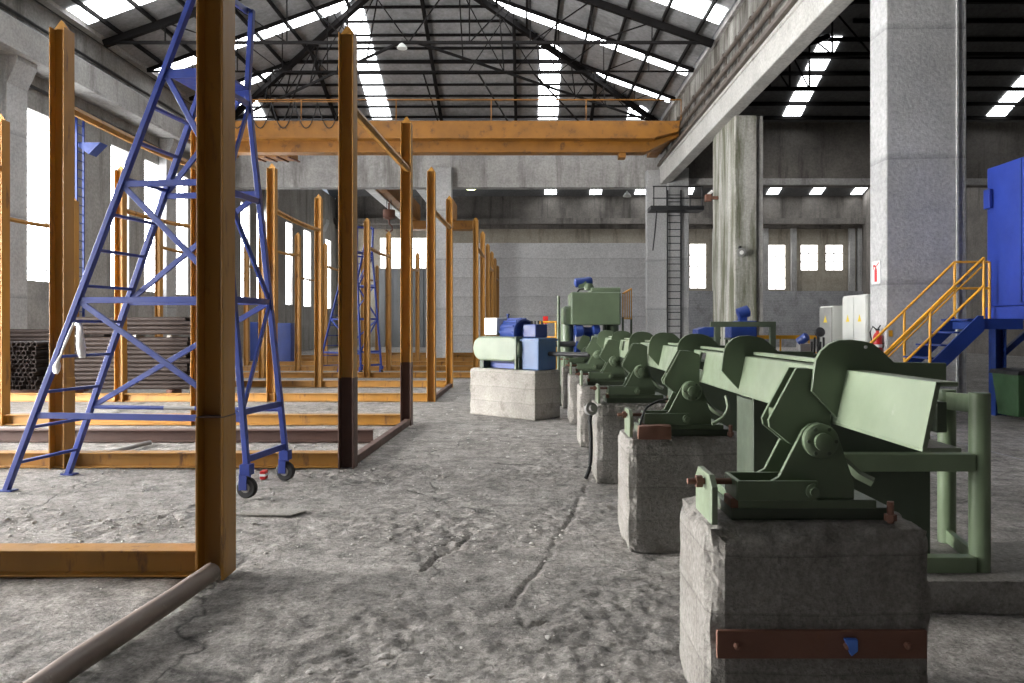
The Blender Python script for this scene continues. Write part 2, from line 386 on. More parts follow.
# dark upper band, ledge, pilasters, dado of the far wall
zb = px(0, 229, YF).z
struct(MB().box(WL, XR, YF - .3, YF, zb, 12.6).build('trim_6', M_DIRTY), 'sooty upper band of the far wall')
struct(MB().box(WL, XR, YF - .9, YF - .3, zb + .3, zb + .75).build('beam', M_DIRTY), 'dark runway beam on the far wall')
for u in (762, 790, 848, 856, 712, 880):
    a = px(u, 0, YF).x; struct(MB().box(a, a + .42, YF - .35, YF, 0, zb).build('trim_7', M_CROSS), 'pilaster between the far windows')
zd = px(0, 291, YF - .5).z
struct(MB().box(XC + 3, XR, YF - .55, YF - .36, 0, zd).build('trim_8', M_DADO), 'grey block-built dado below the far windows')
# white partition wall and grey panel door behind the racks
a, b = px(446, 243, 44), px(652, 243, 44)
struct(MB().box(a.x, b.x, 44, 44.25, 0, a.z).build('wall_divider', M_BRICK), 'whitewashed brick partition wall behind the mill')
m = MB(); a, b = px(378, 269, YF - .4), px(447, 269, YF - .4)
n = 9
for i in range(n):
    x0 = a.x + (b.x - a.x) * i / n; x1 = a.x + (b.x - a.x) * (i + 1) / n
    m.box(x0 + .03, x1 - .03, YF - .55, YF - .4, 0, a.z)
m.box(a.x, b.x, YF - .4, YF - .35, 0, a.z)
struct(m.build('door_1', M_DOOR), 'grey vertical panel door under the window strip')

# ------------------------------------------------------------------ roofs
YA = 27.9; XA = (EL + ER) / 2; RZ = 15.6
def roof_z(x): return EAVE + (RZ - EAVE) * (1 - abs(x - XA) / (ER - XA))
def hip_z(y): return EAVE + (RZ - EAVE) * (YC - y) / (YC - YA)
A1 = (XA, YB, RZ); A2 = (XA, YA, RZ)
m = MB()
up = .16
def U(p, d=up): return (p[0], p[1], p[2] + d)
m.quad(U((EL, YB, EAVE)), U(A1), U(A2), U((EL, YC, EAVE))); m.quad(U((ER, YB, EAVE)), U(A1), U(A2), U((ER, YC, EAVE))); m.quad(U((EL, YC, EAVE)), U(A2), U((ER, YC, EAVE)))
struct(m.build('ceiling', M_ROOF), 'grey hipped sheet roof of the main hall')
struct(MB().box(WO, EL, YB, YC, EAVE + .02, EAVE + .3).box(ER + .05, XC + .2, YB, YC, EAVE, EAVE + .3).build('trim_9', M_CROSS), 'gutter edge')
sk = 60
def skylight(p, mat, label):
    global sk
    sk += 1
    return struct(MB().quad(*p).build('window_%d' % sk, mat), label)
def side_band(y0, y1, side):
    e = ER if side > 0 else EL
    def topx(y): return XA if y <= YA else XA + (e - XA) * (y - YA) / (YC - YA)
    q = [(e - .08 * side, y0), (e - .08 * side, y1), (topx(y1) + .35 * side, y1), (topx(y0) + .35 * side, y0)]
    skylight([(x_, y_, roof_z(x_) + up - .04) for x_, y_ in q], M_SKY, 'translucent sheet skylight band across the roof slope, those out of view added for light')
for (y0, y1) in ((13.0, 14.1), (18.7, 19.8), (24.2, 25.4), (29.85, 30.6), (33.65, 34.25)):  # the two nearest pairs are out of view, added for light
    side_band(y0, y1, 1); side_band(y0, y1, -1)
def hip_strip(xc, wd):
    k = abs(xc - XA) / (ER - XA); yt = YA + (YC - YA) * k + .05; yb = YC - .04
    q = [(xc - wd / 2, yb), (xc + wd / 2, yb), (xc + wd / 2, yt), (xc - wd / 2, yt)]
    skylight([(x_, y_, hip_z(y_) + up - .04) for x_, y_ in q], M_SKY, 'translucent skylight strip in the end roof slope')
for u in (255, 381, 548, 637): hip_strip((u - 526) * 36.7 / 750, .95)
# purlins
for side in (1, -1):
    for i in range(9):
        t = (i + .5) / 9; x_ = XA + (ER - XA) * side * t; ye = YA + (YC - YA) * t
        struct(MB().bar((x_, YB, roof_z(x_) + .04), (x_, ye, roof_z(x_) + .05), .08, .14).build('purlin', M_STEELD), 'dark roof purlin')
for i in range(13):
    t = (i + .6) / 13; y_ = YA + (YC - YA) * t; hw = (ER - XA) * t
    struct(MB().bar((XA - hw, y_, hip_z(y_) + .04), (XA + hw, y_, hip_z(y_) + .08), .07, .10).build('purlin', M_STEELD), 'dark purlin of the end slope')
def truss(y, light=False):
    m = MB(); zc = EAVE - .05; up_ = .10 if light else 0; rw, rh, cw, ww = (.09, .13, .055, .032) if light else (.18, .24, .09, .042)
    zt = (RZ - .2 if y <= YA else hip_z(y) - .1) + up_
    xw = 0 if y <= YA else (ER - XA) * (y - YA) / (YC - YA)
    for s in (1, -1):
        e = XA + (ER - XA) * s; z0 = EAVE - .1 + up_
        m.bar((e, y, z0), (XA + xw * s, y, zt), rw, rh)
        n = 5; prev = None
        for i in range(n + 1):
            x_ = e + (XA + xw * s - e) * i / n; zt_ = z0 + (zt - z0) * i / n
            if i and i < n: m.bar((x_, y, zc), (x_, y, zt_), ww, ww)
            if i > 1: m.bar((prev[0], y, prev[1]), (x_, y, zc), ww, ww)
            prev = (x_, zt_)
    m.bar((EL, y, zc), (ER, y, zc), cw, cw * 1.1)
    if xw > .1: m.bar((XA - xw, y, zt), (XA + xw, y, zt), .09, .12)
    struct(m.build('roof_truss', M_STEELD), 'dark steel roof truss spanning the main hall')
for y in (2, 9.4, 16.4, 22.6, 26.5): truss(y)
for y in (29.5, 33.2): truss(y, True)
m = MB()
for s in (1, -1):
    c = Vector((XA + (ER - XA) * s, YC, EAVE - .1)); tp = Vector((XA, YA, RZ - .15)); lo = Vector((XA + .3 * s, 26.5, EAVE - .05))
    m.bar(c, tp, .20, .22); m.bar(c, lo, .07, .09)
    for i in range(1, 7):
        p = c.lerp(tp, i / 7); q = c.lerp(lo, i / 7); m.bar(p, q, .04, .04); m.bar(p, c.lerp(lo, (i - 1) / 7), .032, .032)
for xx in (-9.3, -4.15, -.5, 3.2, -12.2):
    t = abs(xx - XA) / (ER - XA); y_ = YA + (YC - YA) * t; m.bar((xx, YC, EAVE - .05), (xx, y_, hip_z(y_) - .1), .14, .16)
    m.bar((xx, YC, EAVE - .6), (xx * .6 - 1.6, 29.9, EAVE), .05, .06)
struct(m.build('hip_rafter', M_STEELD), 'dark hip rafters and bracing of the roof end')

# right hall roof
HX0, HX1 = XC + .1, XR; HXA = (HX0 + HX1) / 2; HRZ = EAVE + 4; HYA = 27.5
m = MB()
m.quad((HX0, YB, EAVE), (HXA, YB, HRZ), (HXA, HYA, HRZ), (HX0, YC, EAVE)); m.quad((HX1, YB, EAVE), (HXA, YB, HRZ), (HXA, HYA, HRZ), (HX1, YC, EAVE)); m.quad((HX0, YC, EAVE), (HXA, HYA, HRZ), (HX1, YC, EAVE))
struct(m.build('ceiling', M_ROOFD), 'dark sheet roof of the right hall')
def hz2(y): return EAVE + 4 * (YC - y) / (YC - HYA)
for u0, u1 in ((782, 800), (985, 1004)):
    x0, x1 = (u0 - 526) * 36.6 / 750, (u1 - 526) * 36.6 / 750
    yt = HYA + (YC - HYA) * abs((x0 + x1) / 2 - HXA) / (HX1 - HXA) + .3; yt = max(yt, 28.6)
    for k in range(5):
        ya_ = 36.5 + (yt - 36.5) * k / 5; yb_ = 36.5 + (yt - 36.5) * (k + .9) / 5
        skylight([(x0, ya_, hz2(ya_) - .04), (x1, ya_, hz2(ya_) - .04), (x1, yb_, hz2(yb_) - .04), (x0, yb_, hz2(yb_) - .04)], M_SKY, 'skylight sheet in the dark right hall roof')
for (y0, y1) in ():
    skylight([(HX0 + 1.5, y0, EAVE + .55), (HX0 + 1.5, y1, EAVE + .55), (HXA - .5, y1, HRZ - .3), (HXA - .5, y0, HRZ - .3)], M_SKYD, 'skylight band')
for i in range(10):
    t = (i + .5) / 10; y_ = HYA + (YC - HYA) * t; hw = (HX1 - HXA) * t
    struct(MB().bar((HXA - hw, y_, hz2(y_) - .12), (HXA + hw, y_, hz2(y_) - .12), .1, .16).build('purlin', M_STEELD), 'purlin of the right hall')
for y in (18, 23, 27.5, 31.5):
    m = MB(); zt = min(HRZ, hz2(y)) - .2; xw = 0 if y <= HYA else (HX1 - HXA) * (y - HYA) / (YC - HYA)
    m.bar((HX0, y, EAVE - .1), (HX1, y, EAVE - .1), .12, .14)
    for s in (1, -1):
        e = HXA + (HX1 - HXA) * s; m.bar((e, y, EAVE - .1), (HXA + xw * s, y, zt), .2, .22)
        for i in range(1, 7):
            x_ = e + (HXA + xw * s - e) * i / 7; z_ = EAVE - .1 + (zt - EAVE + .1) * i / 7
            m.bar((x_, y, EAVE - .1), (x_, y, z_), .06, .06); m.bar((x_, y, EAVE - .1), (x_ - (x_ - e) / i * .98, y, z_ - (z_ - EAVE + .1) / i), .05, .05)
    struct(m.build('roof_truss', M_STEELD), 'dark truss in the right hall')

# far hall roof beyond the cross wall
FM = 48.5; FRZ = 16.3; FEZ = 12.0
m = MB(); m.quad((WO, YC + .5, EAVE), (XR, YC + .5, EAVE), (XR, FM, FRZ), (WO, FM, FRZ)); m.quad((WO, YF, FEZ), (XR, YF, FEZ), (XR, FM, FRZ), (WO, FM, FRZ))
struct(m.build('ceiling', M_ROOFD), 'dark roof of the far cross hall')
def fz(y): return FEZ + (FRZ - FEZ) * (YF - y) / (YF - FM)
for k, u in enumerate((551, 597, 643, 690, 778, 822, 864, 730)):
    xc = (u - 526) * 58.5 / 750
    if u == 730: continue
    skylight([(xc - .45, 59.9, fz(59.9) - .06), (xc + .45, 59.9, fz(59.9) - .06), (xc + .45, 50, fz(50) - .06), (xc - .45, 50, fz(50) - .06)], M_SKYD, 'small skylight strip in the far hall roof')
for i in range(4):
    y_ = 52 + i * 1.5; struct(MB().bar((WL, y_, fz(y_) - .12), (XR, y_, fz(y_) - .12), .1, .18).build('purlin', M_STEELD), 'purlin of the far hall')

# ------------------------------------------------------------------ bridge crane
YK = 26.3 * S
cr = thing('bridge_crane', 'ochre yellow bridge crane girder spanning the hall below the roof', 'crane', (0, YK, bz(7.6)))
zt, zm, zb_ = bz(8.82) - bz(7.6), bz(8.22) - bz(7.6), bz(7.80) - bz(7.6)
x0, x1 = bx(-12.0), bx(5.42); xt = bx(4.5)
MB().xz([(x0, zt), (x1, zt), (x1, zt - .55), (xt, zm - .35), (xt - .3, zb_), (x0 + 1.5, zb_), (x0, zm)], .35, 1.0).build('girder', M_CRANE, cr, .02)
MB().xz([(x0 + .3, zt - .02), (x1 - .05, zt - .02), (x1 - .1, zm + .25), (xt, zm), (x0 + .3, zm)], -.15, .34).build('walkway_fascia', M_CRANE, cr, .02)
MB().box(x0 + .2, xt, -.2, .36, zm - .05, zm).build('lower_flange', M_CRANE, cr)
MB().xz([(x0, zt), (x1, zt), (x1, zt - .35), (x0, zt - .35)], 2.6, 3.2).build('girder', M_CRANE, cr, .02)
for xx in (x0 + .1, x1 - .7): MB().box(xx, xx + .5, .45, 4.6, zm + .2, zt - .05).build('end_carriage', M_CRANE, cr, .03)
m = MB(); zr = zt + .88
m.tube((x0 + 1, -.1, zr), (x1, -.1, zr), .028, 6)
for k in range(6): xx = x0 + 1 + (x1 - x0 - 1) * k / 5; m.tube((xx, -.1, zt), (xx, -.1, zr), .024, 6)
m.build('handrail', M_CRANE, cr)
m = MB()
xa_, xb_ = (228 - 526) * YK / 750, (342 - 526) * YK / 750
for k in range(5):
    a = xa_ + (xb_ - xa_) * k / 5; b = xa_ + (xb_ - xa_) * (k + 1) / 5
    m.path([(a + (b - a) * t / 10, -.25, zr - .15 - 1.1 * (1 - (2 * t / 10 - 1) ** 2)) for t in range(11)], .022, 6)
m.build('festoon_cable', M_BLACK, cr, 0, 60)
MB().tube((xa_ - 1, -.25, zr - .13), (xb_ + .5, -.25, zr - .13), .02, 6).build('cable_rail', M_CRANE, cr)
MB().box(bx(3.3), bx(3.55), .4, .9, zb_ - .22, zb_).build('buffer_stop', M_CRANE, cr, .01)
tr = thing('crane_trolley', 'small ochre hoist trolley hanging under the left end of the bridge crane', 'hoist', ((275 - 526) * (YK + 2.1) / 750, YK + 2.1, bz(7.6) + .62))
MB().box(-.9, .9, -.5, .5, -.28, -.02).build('trolley_frame', M_CRANE, tr, .02)
m = MB()
for k in range(4): m.bar((-.8 + k * .52, -.5, -.30), (-.6 + k * .52, .5, -.30), .08, .06)
m.build('grating', M_RUST, tr)
MB().tube((-1.25, 0, .35), (1.0, 0, .35), .22, 14).build('hoist_drum', M_RUST, tr, 0, 40)
# crane of the far hall: girders run away from us
fc = thing('bridge_crane', 'ochre crane girders of the far hall seen under the cross beam behind the posts', 'crane', (0, YC + 1, bz(7.6)))
for (u, w_) in ((363, .8), (416, .7)):
    xx = (u - 526) * (YC + 1) / 750
    MB().box(xx, xx + w_, .2, 15, .05, 1.3).build('girder', M_CRANE, fc, .02)
    MB().box(xx - .25, xx + w_ * .3, .2, 15, -.02, .04).build('underside_plate', M_WHITE, fc)
xx = (363 - 526) * (YC + 1) / 750
MB().box(xx - .4, xx + 4.6, 13.6, 14.6, -.55, .04).build('end_carriage', M_CRANE, fc, .02)
hk = thing('hook_block', 'dark hook block hanging from the far hall crane', 'hook', (xx + .4, YC + 6, bz(7.0)))
MB().lathe([(.05, .95), (.05, .6), (.35, .55), (.35, .1), (.12, 0)], (0, 0, -.4)).build('block', M_RUST, hk, 0, 40)
MB().path([(.0, 0, -.4), (.02, 0, -.65), (.18, 0, -.8), (.2, 0, -1.0), (.02, 0, -1.12), (-.18, 0, -1.0)], .05).build('hook', M_RUST, hk, 0, 50)
m = MB()
for a in (-.12, .12): m.tube((a, 0, .1), (a, 0, .72), .02, 6)
m.build('hoist_rope', M_BLACKM, hk)

# ------------------------------------------------------------------ ochre rack frames
HT = 4.97
def rack(ys, xs_, label, dark=(), pipe_only=False, skip=(), extend=None, base_z=.17):
    root = thing('storage_rack', label, 'rack', (xs_[0][-1], ys[0], 0), 0, 'ochre steel post racks')
    ox, oy = xs_[0][-1], ys[0]
    for j, y in enumerate(ys):
        row = xs_[j] if len(xs_) > 1 else xs_[0]
        for i, x in enumerate(row):
            if (i, j) in skip: continue
            h = HT + random.uniform(-.05, .05); X, Y = x - ox, y - oy
            z0 = 1.02
            MB().ibeam((X, Y, 0), (X, Y, 1.026), .178, .208, .017, .018, (1, 0, 0)).build('post_foot', M_RACKD if (i, j) in dark else M_RACK, root, .003)
            if not dark and len(ys) == 1: MB().box(X - .087, X + .087, Y - .102, Y + .102, 1.026, 1.034).build('joint_plate', M_RACKD, root)
            p = MB().ibeam((X, Y, z0), (X, Y, h), .17, .20, .014, .012, (1, 0, 0)).build('post', M_RACK, root, .003)
            MB().xz([(X - .085, h), (X + .085, h), (X + .02, h + .09), (X, h + .11), (X - .02, h + .09)], Y - .012, Y + .012).build('post_tip', M_RACK, p)
        a, b = row[0] - ox, row[-1] - ox
        if extend and j == 0: a = extend - ox
        MB().ibeam((a, y - oy + .02, base_z / 2 + .005), (b - .09, y - oy + .02, base_z / 2 + .005), base_z, .17, .014, .02, (0, 0, 1)).build('base_beam', M_RACK if not (j == 0 and dark) else M_RACK, root, .004)
    if len(ys) > 1:
        for i in range(len(xs_[0])):
            r0, r1 = xs_[0], xs_[-1]
            x_0, x_1 = r0[i] - ox, r1[i] - ox; L = ys[1] - ys[0]
            if i == len(r0) - 1: MB().bar((x_0 + .03, .1, .06), (x_1 + .03, L - .1, .06), .09, .10).build('base_rail', M_RACKD, root, .01)
            s = random.uniform(-.04, .04)
            if (i, 0) in skip or (i, 1) in skip: continue
            p0 = Vector((x_0 + .02, .1, 4.12)); p1 = Vector((x_1 + .02, L - .1, 4.20 + s)); n = 8
            MB().path([p0.lerp(p1, t / n) + Vector((.05 * math.sin(math.pi * t / n), 0, -.06 * math.sin(math.pi * t / n))) for t in range(n + 1)], .055, 6).build('tie_bar', M_RACK, root, 0, 35)
    return root
rowsA = [-12.0, -8.7, -5.29, -2.03]; rowsB = [-11.55, -8.3, -5.0, -1.58]
r1 = rack([4.84], [[-5.36, -2.0]], 'frontmost ochre rack post and base beam, nearest the camera, with a pipe at its foot', skip=((0, 0),), extend=-4.6)
r2 = rack([8.55, 12.25], [rowsA, [-12.0, -8.58, -5.35, -1.95]], 'ochre rack around the near blue ladder, with dark painted feet on its right posts', dark=((3, 0), (3, 1)), skip=((0, 0), (0, 1)))
rack([16.1, 19.9], [[-12.0, -8.7, -5.45, -2.03], [-12.0, -8.7, -5.5, -2.03]], 'ochre rack holding the dark steel tubes, two rows behind the near blue ladder')
rack([23.6, 27.3], [rowsB, rowsB], 'ochre rack around the small distant blue ladder')
rack([31.0, 34.6], [rowsB, rowsB], 'ochre rack just before the far cross beam')
rack([38.2, 41.8], [rowsB, rowsB], 'farthest ochre rack, standing beyond the cross beam')
MB().ibeam((-9.97, 1.9, .09), (-.1, 1.9, .09), .17, .17, .014, .02, (0, 0, 1)).build('base_beam', M_RACKD, r2, .004)
# pipe at the foot of the first rack
fp = MB().path([(-2.06, 1.2, .06), (-2.09, 2.2, .06), (-2.075, 3.4, .06), (-2.0, 4.2, .062), (-1.97, 4.70, .065)], .058, 14)
tag(fp.build('steel_pipe', M_PIPE, None, 0, 40), 'rusty grey pipe on the floor running toward the camera from the frontmost post', 'pipe')
# loose rods between the beams
for (a, b, r_, lab) in ((px(85, 450, 8.95), px(150, 440, 10.2), .03, 'thin pale rod lying slanted on the floor below the near blue ladder'),
                        (px(-30, 415, 13.3), px(40, 413, 13.3), .045, 'pale pipe lying low at the left edge of the photo')):
    a = Vector((a.x, a.y, r_)); b = Vector((b.x, b.y, r_))
    tag(MB().tube(a, b, r_, 10, .7).build('steel_rod', M_STEEL, None, 0, 40), lab, 'pipe')

# ------------------------------------------------------------------ steel tube stock
def tube_obj(p, q, r, lab, grp):
    o = MB().tube((0, 0, 0), Vector(q) - Vector(p), r, 10, .80).build('steel_tube', M_TUBE, None, 0, 40); o.location = p
    return tag(o, lab, 'steel tube', grp)
r = .056
pA = None
for k in range(11):
    for i in range(9 - (k % 2)):
        x = -12.05 + i * .113 + (k % 2) * .0565 + random.uniform(-.0004, .0004); z = r + .17 + k * .098; yy = 17.0 + random.uniform(-.06, .06)
        if pA is None: pA = tube_obj((x, yy, z), (x, yy + 2.0, z), r, 'dark steel tube seen end-on in the stack by the left edge', 'tubes stacked end-on')
        else:
            c = pA.copy(); C.objects.link(c); c.location = (x, yy, z)
pB = None
for k in range(12):
    for i in range(3):
        y = 17.2 + i * .113 + (k % 2) * .0565; z = r + .17 + k * .099; xa = -10.9 + random.uniform(-.1, .1)
        if pB is None: pB = tube_obj((xa, y, z), (xa + 3.15, y, z), r, 'long dark steel tube lying crosswise in the lower bundle behind the near ladder', 'tubes in the lower crosswise bundle')
        else:
            c = pB.copy(); C.objects.link(c); c.location = (xa, y, z)
pD = None
for k in range(4):
    for i in range(3):
        y = 17.22 + i * .113 + (k % 2) * .0565; z = r + .17 + 12 * .099 + .07 + k * .099; xa = -10.85 + random.uniform(-.1, .1)
        if pD is None: pD = tube_obj((xa, y, z), (xa + 3.1, y, z), r, 'long dark steel tube in the upper bundle on top of the crosswise stack', 'tubes in the upper crosswise bundle')
        else:
            c = pD.copy(); C.objects.link(c); c.location = (xa, y, z)
for x in (-10.3, -9.0, -8.2):
    tag(MB().box(x, x + .1, 17.12, 17.6, .17 + 12 * .099 + .013, .17 + 12 * .099 + .06).build('timber_spacer', M_PLINTHL), 'pale timber spacer between the two crosswise tube bundles', 'timber', 'timber spacers')
pE = None
for k in range(4):
    for i in range(3):
        y = 19.25 + i * .113 + (k % 2) * .0565; z = r + .17 + .97 + k * .099; xa = -13.6
        if pE is None: pE = tube_obj((xa, y, z), (xa + 2.8, y, z), r, 'dark steel tube lying crosswise behind the end-on stack', 'tubes behind the end-on stack')
        else:
            c = pE.copy(); C.objects.link(c); c.location = (xa, y, z)
for x in (-13.4, -11.3): tag(MB().box(x, x + .15, 19.15, 19.7, 0, 1.14).build('timber_post', M_RUST), 'brown prop under the tubes behind the end-on stack', 'timber', 'tube props')
for y in (17.3, 18.7): tag(MB().box(-12.15, -10.98, y, y + .12, 0, .165).build('timber_bearer', M_RUST), 'low bearer beam under the end-on tube stack', 'timber', 'end-on stack bearers')
for x in (-10.5, -8.2): tag(MB().box(x, x + .12, 17.1, 17.6, 0, .165).build('timber_bearer', M_RUST), 'low bearer beam under the crosswise tube stack', 'timber', 'crosswise stack bearers')

# ------------------------------------------------------------------ rolling blue ladders
def make_ladder(label, loc, rz):
    root = thing('rolling_ladder', label, 'ladder', loc, rz, 'blue rolling platform ladders')
    W = .82
    def nb(z): return .10 * z / 4.06          # the frame narrows upwards
    def sx(z): return 1.60 * z / 4.06
    def lx(z): return 2.52 - .40 * min(z, 4.06) / 4.06
    T = .052
    top = 5.0
    for far in (0, 1):
        y = lambda z: (W - nb(z)) if far else nb(z)
        MB().bar((sx(0), y(0), 0), (sx(top), y(top), top), T, .06, (0, 1, 0)).build('stile', M_BLUE, root, .004)
        MB().box(-.05, .09, y(0) - .05, y(0) + .05, 0, .012).build('foot_plate', M_BLUE, root)
        zb = .30
        m = MB().bar((lx(zb), y(zb), zb), (lx(4.06), y(4.06), 4.06), T, T); m.bar((lx(4.06), y(4.06), 4.03), (lx(4.06) + .05, y(4.06), 4.88), T, T)
        m.build('leg', M_BLUE, root, .004)
        for zl in (.74, 1.86, 2.98):
            if far and zl == .74:
                MB().tube((sx(zl), y(zl), zl), (sx(zl) + .85, y(zl), zl), .022, 8).build('side_rail', M_BLUE, root)
                MB().tube((sx(zl) + .85, y(zl), zl), (sx(zl) + 1.2, y(zl), zl), .022, 8).build('worn_rail', M_STEEL, root)
                MB().tube((sx(zl) + 1.2, y(zl), zl), (lx(zl), y(zl), zl), .022, 8).build('side_rail', M_BLUE, root)
            else: MB().bar((sx(zl), y(zl), zl), (lx(zl), y(zl), zl), .03, .06).build('side_rail', M_BLUE, root, .003)
        for (za, zb2) in ((1.86, .74), (2.98, 1.86), (4.06, 2.98)):
            if far: za, zb2 = zb2, za
            MB().bar((sx(za), y(za), za), (lx(zb2), y(zb2), zb2), .025, .055).build('brace', M_BLUE, root, .003)
        # castor
        cx, cy = lx(zb), y(zb)
        c = MB().box(cx - .05, cx + .05, cy - .05, cy + .05, .22, .32).box(cx - .06, cx + .02, cy - .045, cy - .035, .08, .23).box(cx - .06, cx + .02, cy + .035, cy + .045, .08, .23).build('castor_fork', M_BLUE, root, .004)
        MB().lathe([(.03, -.03), (.085, -.03), (.1, -.015), (.1, .015), (.085, .03), (.03, .03)], (cx - .0, cy, .1), (0, 1, 0), 24).build('castor_wheel', M_BLACK, c, 0, 40)
        MB().lathe([(.045, -.034), (.045, .034)], (cx, cy, .1), (0, 1, 0), 16).build('wheel_hub', M_STEEL, c, 0, 40)
    for k in range(11):
        z = .276 + k * .345
        MB().bar((sx(z), nb(z), z), (sx(z), W - nb(z), z), .05, .028).build('rung', M_BLUE if k not in (0, 1, 2, 3) else M_BLUE, root, .004)
    z = 4.06
    m = MB().box(sx(z) - .02, lx(z) + .02, nb(z), W - nb(z), z - .015, z + .01)
    m.bar((sx(z), nb(z), z - .03), (lx(z), nb(z), z - .03), .03, .09).bar((sx(z), W - nb(z), z - .03), (lx(z), W - nb(z), z - .03), .03, .09)
    m.build('platform', M_BLUE, root, .003)
    for zl in (.36, .80, 1.86, 2.90, 3.9, 4.86):
        MB().bar((lx(zl), nb(zl), zl), (lx(zl), W - nb(zl), zl), .03, .06).build('end_rail', M_BLUE, root, .003)
    for (za, zb2) in ((.80, 1.86), (2.90, 1.86), (2.9, 3.9)):
        MB().bar((lx(za), nb(za), za), (lx(zb2), W - nb(zb2), zb2), .025, .05).build('end_brace', M_BLUE, root, .003)
    MB().tube((sx(top), nb(top), top - .03), (lx(5) + .05, nb(5), 4.86), .02, 8).build('hand_rail', M_BLUE, root)
    MB().tube((sx(top), W - nb(top), top - .03), (lx(5) + .05, W - nb(5), 4.86), .02, 8).build('hand_rail', M_BLUE, root)
    return root
lad = make_ladder('tall blue rolling ladder beside the frontmost ochre post, a white rag on its rungs', (-5.08, 7.33, 0), R(-7.5))
dup(lad, (-7.16, 25.75, 0), R(-42), 'small distant blue rolling ladder standing among the rack posts')
# white rag hanging from a rung
def strip(name, pts, lab):
    m = MB(); prev = None
    for i, (p, wd) in enumerate(pts):
        d = Vector((1, .35 * math.sin(i * 1.7), .06 * math.cos(i * 2.3))).normalized() * wd / 2
        a, c_, b = m.bm.verts.new(p - d), m.bm.verts.new(p + Vector((0, .012 * math.cos(i * 1.9), 0))), m.bm.verts.new(p + d)
        if prev: m.bm.faces.new((prev[0], prev[1], c_, a)); m.bm.faces.new((prev[1], prev[2], b, c_))
        prev = (a, c_, b)
    o = m.build(name, M_CLOTH, None, 0, 80); q = o.modifiers.new('Solid', 'SOLIDIFY'); q.thickness = .006
    return tag(o, lab, 'rag')
strip('rag', [(px(76, 325, 7.62), .03), (px(76.5, 320.5, 7.5), .06), (px(78, 322, 7.42), .07), (px(79.5, 327, 7.4), .075), (px(80, 336, 7.4), .07), (px(81, 347, 7.4), .085), (px(82, 358, 7.4), .075)], 'long white rag strip hanging from a rung of the near blue ladder')
strip('rag', [(px(74, 322, 7.2), .02), (px(71, 330, 7.2), .025), (px(66, 342, 7.2), .03), (px(61, 354, 7.2), .03), (px(58, 361, 7.2), .035), (px(57, 366, 7.2), .07), (px(56.5, 371, 7.2), .085), (px(56, 374, 7.2), .04)], 'thin knotted white rag hanging beside the left stile of the near blue ladder')
m = MB().box(-.03, .03, -.05, .05, 0, .09)
o = m.build('warning_tape', M_RED, None, .01); o.location = px(264, 468, 7.9); o.location.z = 0.0
tag(o, 'small red and white roll lying behind the rear castor of the near ladder', 'tape')
MB().box(-.031, .031, -.051, .051, .035, .06).build('white_band', M_WHITE, o)

# ------------------------------------------------------------------ concrete plinths under the conveyor
def rough_block(name, x0, x1, y0, y1, z0, z1, mat, chip=.03, seed=0, n=26):
    bm = bmesh.new(); bmesh.ops.create_cube(bm, size=1)
    bmesh.ops.subdivide_edges(bm, edges=bm.edges, cuts=n, use_grid_fill=True)
    lx, ly, lz = x1 - x0, y1 - y0, z1 - z0
    for v in bm.verts:
        c = v.co.copy(); p = Vector((c.x * lx, c.y * ly, c.z * lz))
        d = sorted(((.5 - abs(c.x)) * lx, (.5 - abs(c.y)) * ly, (.5 - abs(c.z)) * lz))
        e = max(0, 1 - d[1] / .07)                    # nearness to an edge
        q = p + Vector((seed * 3.1, 0, 0))
        k = chip * e * (.35 + .9 * max(0, noise.fractal(q * 6, 1, 2, 4) + .25)) + .004 * noise.noise(q * 14)
        dirn = Vector((p.x / lx if (.5 - abs(c.x)) * lx < .1 else 0, p.y / ly if (.5 - abs(c.y)) * ly < .1 else 0, 0 if c.z < 0 else (p.z / lz if (.5 - c.z) * lz < .1 else 0)))
        p -= dirn * 2 * k
        v.co = p + Vector(((x0 + x1) / 2, (y0 + y1) / 2, (z0 + z1) / 2))
    me = bpy.data.meshes.new(name); bm.to_mesh(me); bm.free(); me.materials.append(mat)
    o = bpy.data.objects.new(name, me); C.objects.link(o); return o
PY = [2.95 + 2.35 * k for k in range(6)]
plab = ['nearest rough concrete plinth with a rusty strip bolted across its front', 'second rough concrete plinth from the front, below the second pivot bracket',
        'third rough concrete plinth from the front, with a hose draped on its corner', 'fourth concrete plinth from the front in the conveyor row',
        'fifth concrete plinth from the front in the conveyor row', 'farthest concrete plinth of the row, next to the green mill']
ZT = .815
for k, y in enumerate(PY):
    tag(rough_block('concrete_plinth', .715, 1.615, y, y + .60, 0, ZT, M_PLINTH, .032, k), plab[k], 'concrete block', 'plinths under the conveyor')
# rusty strip on the first plinth
st = MB().box(.745, 1.565, 2.925, 2.945, .305, .415).build('steel_strip', M_RUST, None, .004)
tag(st, 'rusty steel strip bolted across the front of the nearest plinth', 'metal strip')
for x in (.82, 1.25, 1.485): MB().lathe([(.014, 0), (.014, .02), (.006, .024)], (x, 2.925, .36), (0, -1, 0), 6).build('bolt', M_RUST, st)
bl = MB().xz([(1.235, .39), (1.285, .39), (1.285, .345), (1.26, .325), (1.25, .35)], 2.90, 2.923)
tag(bl.build('blue_tag', M_BTAG, None, .003), 'small blue plastic tag stuck on the rusty strip', 'tag')

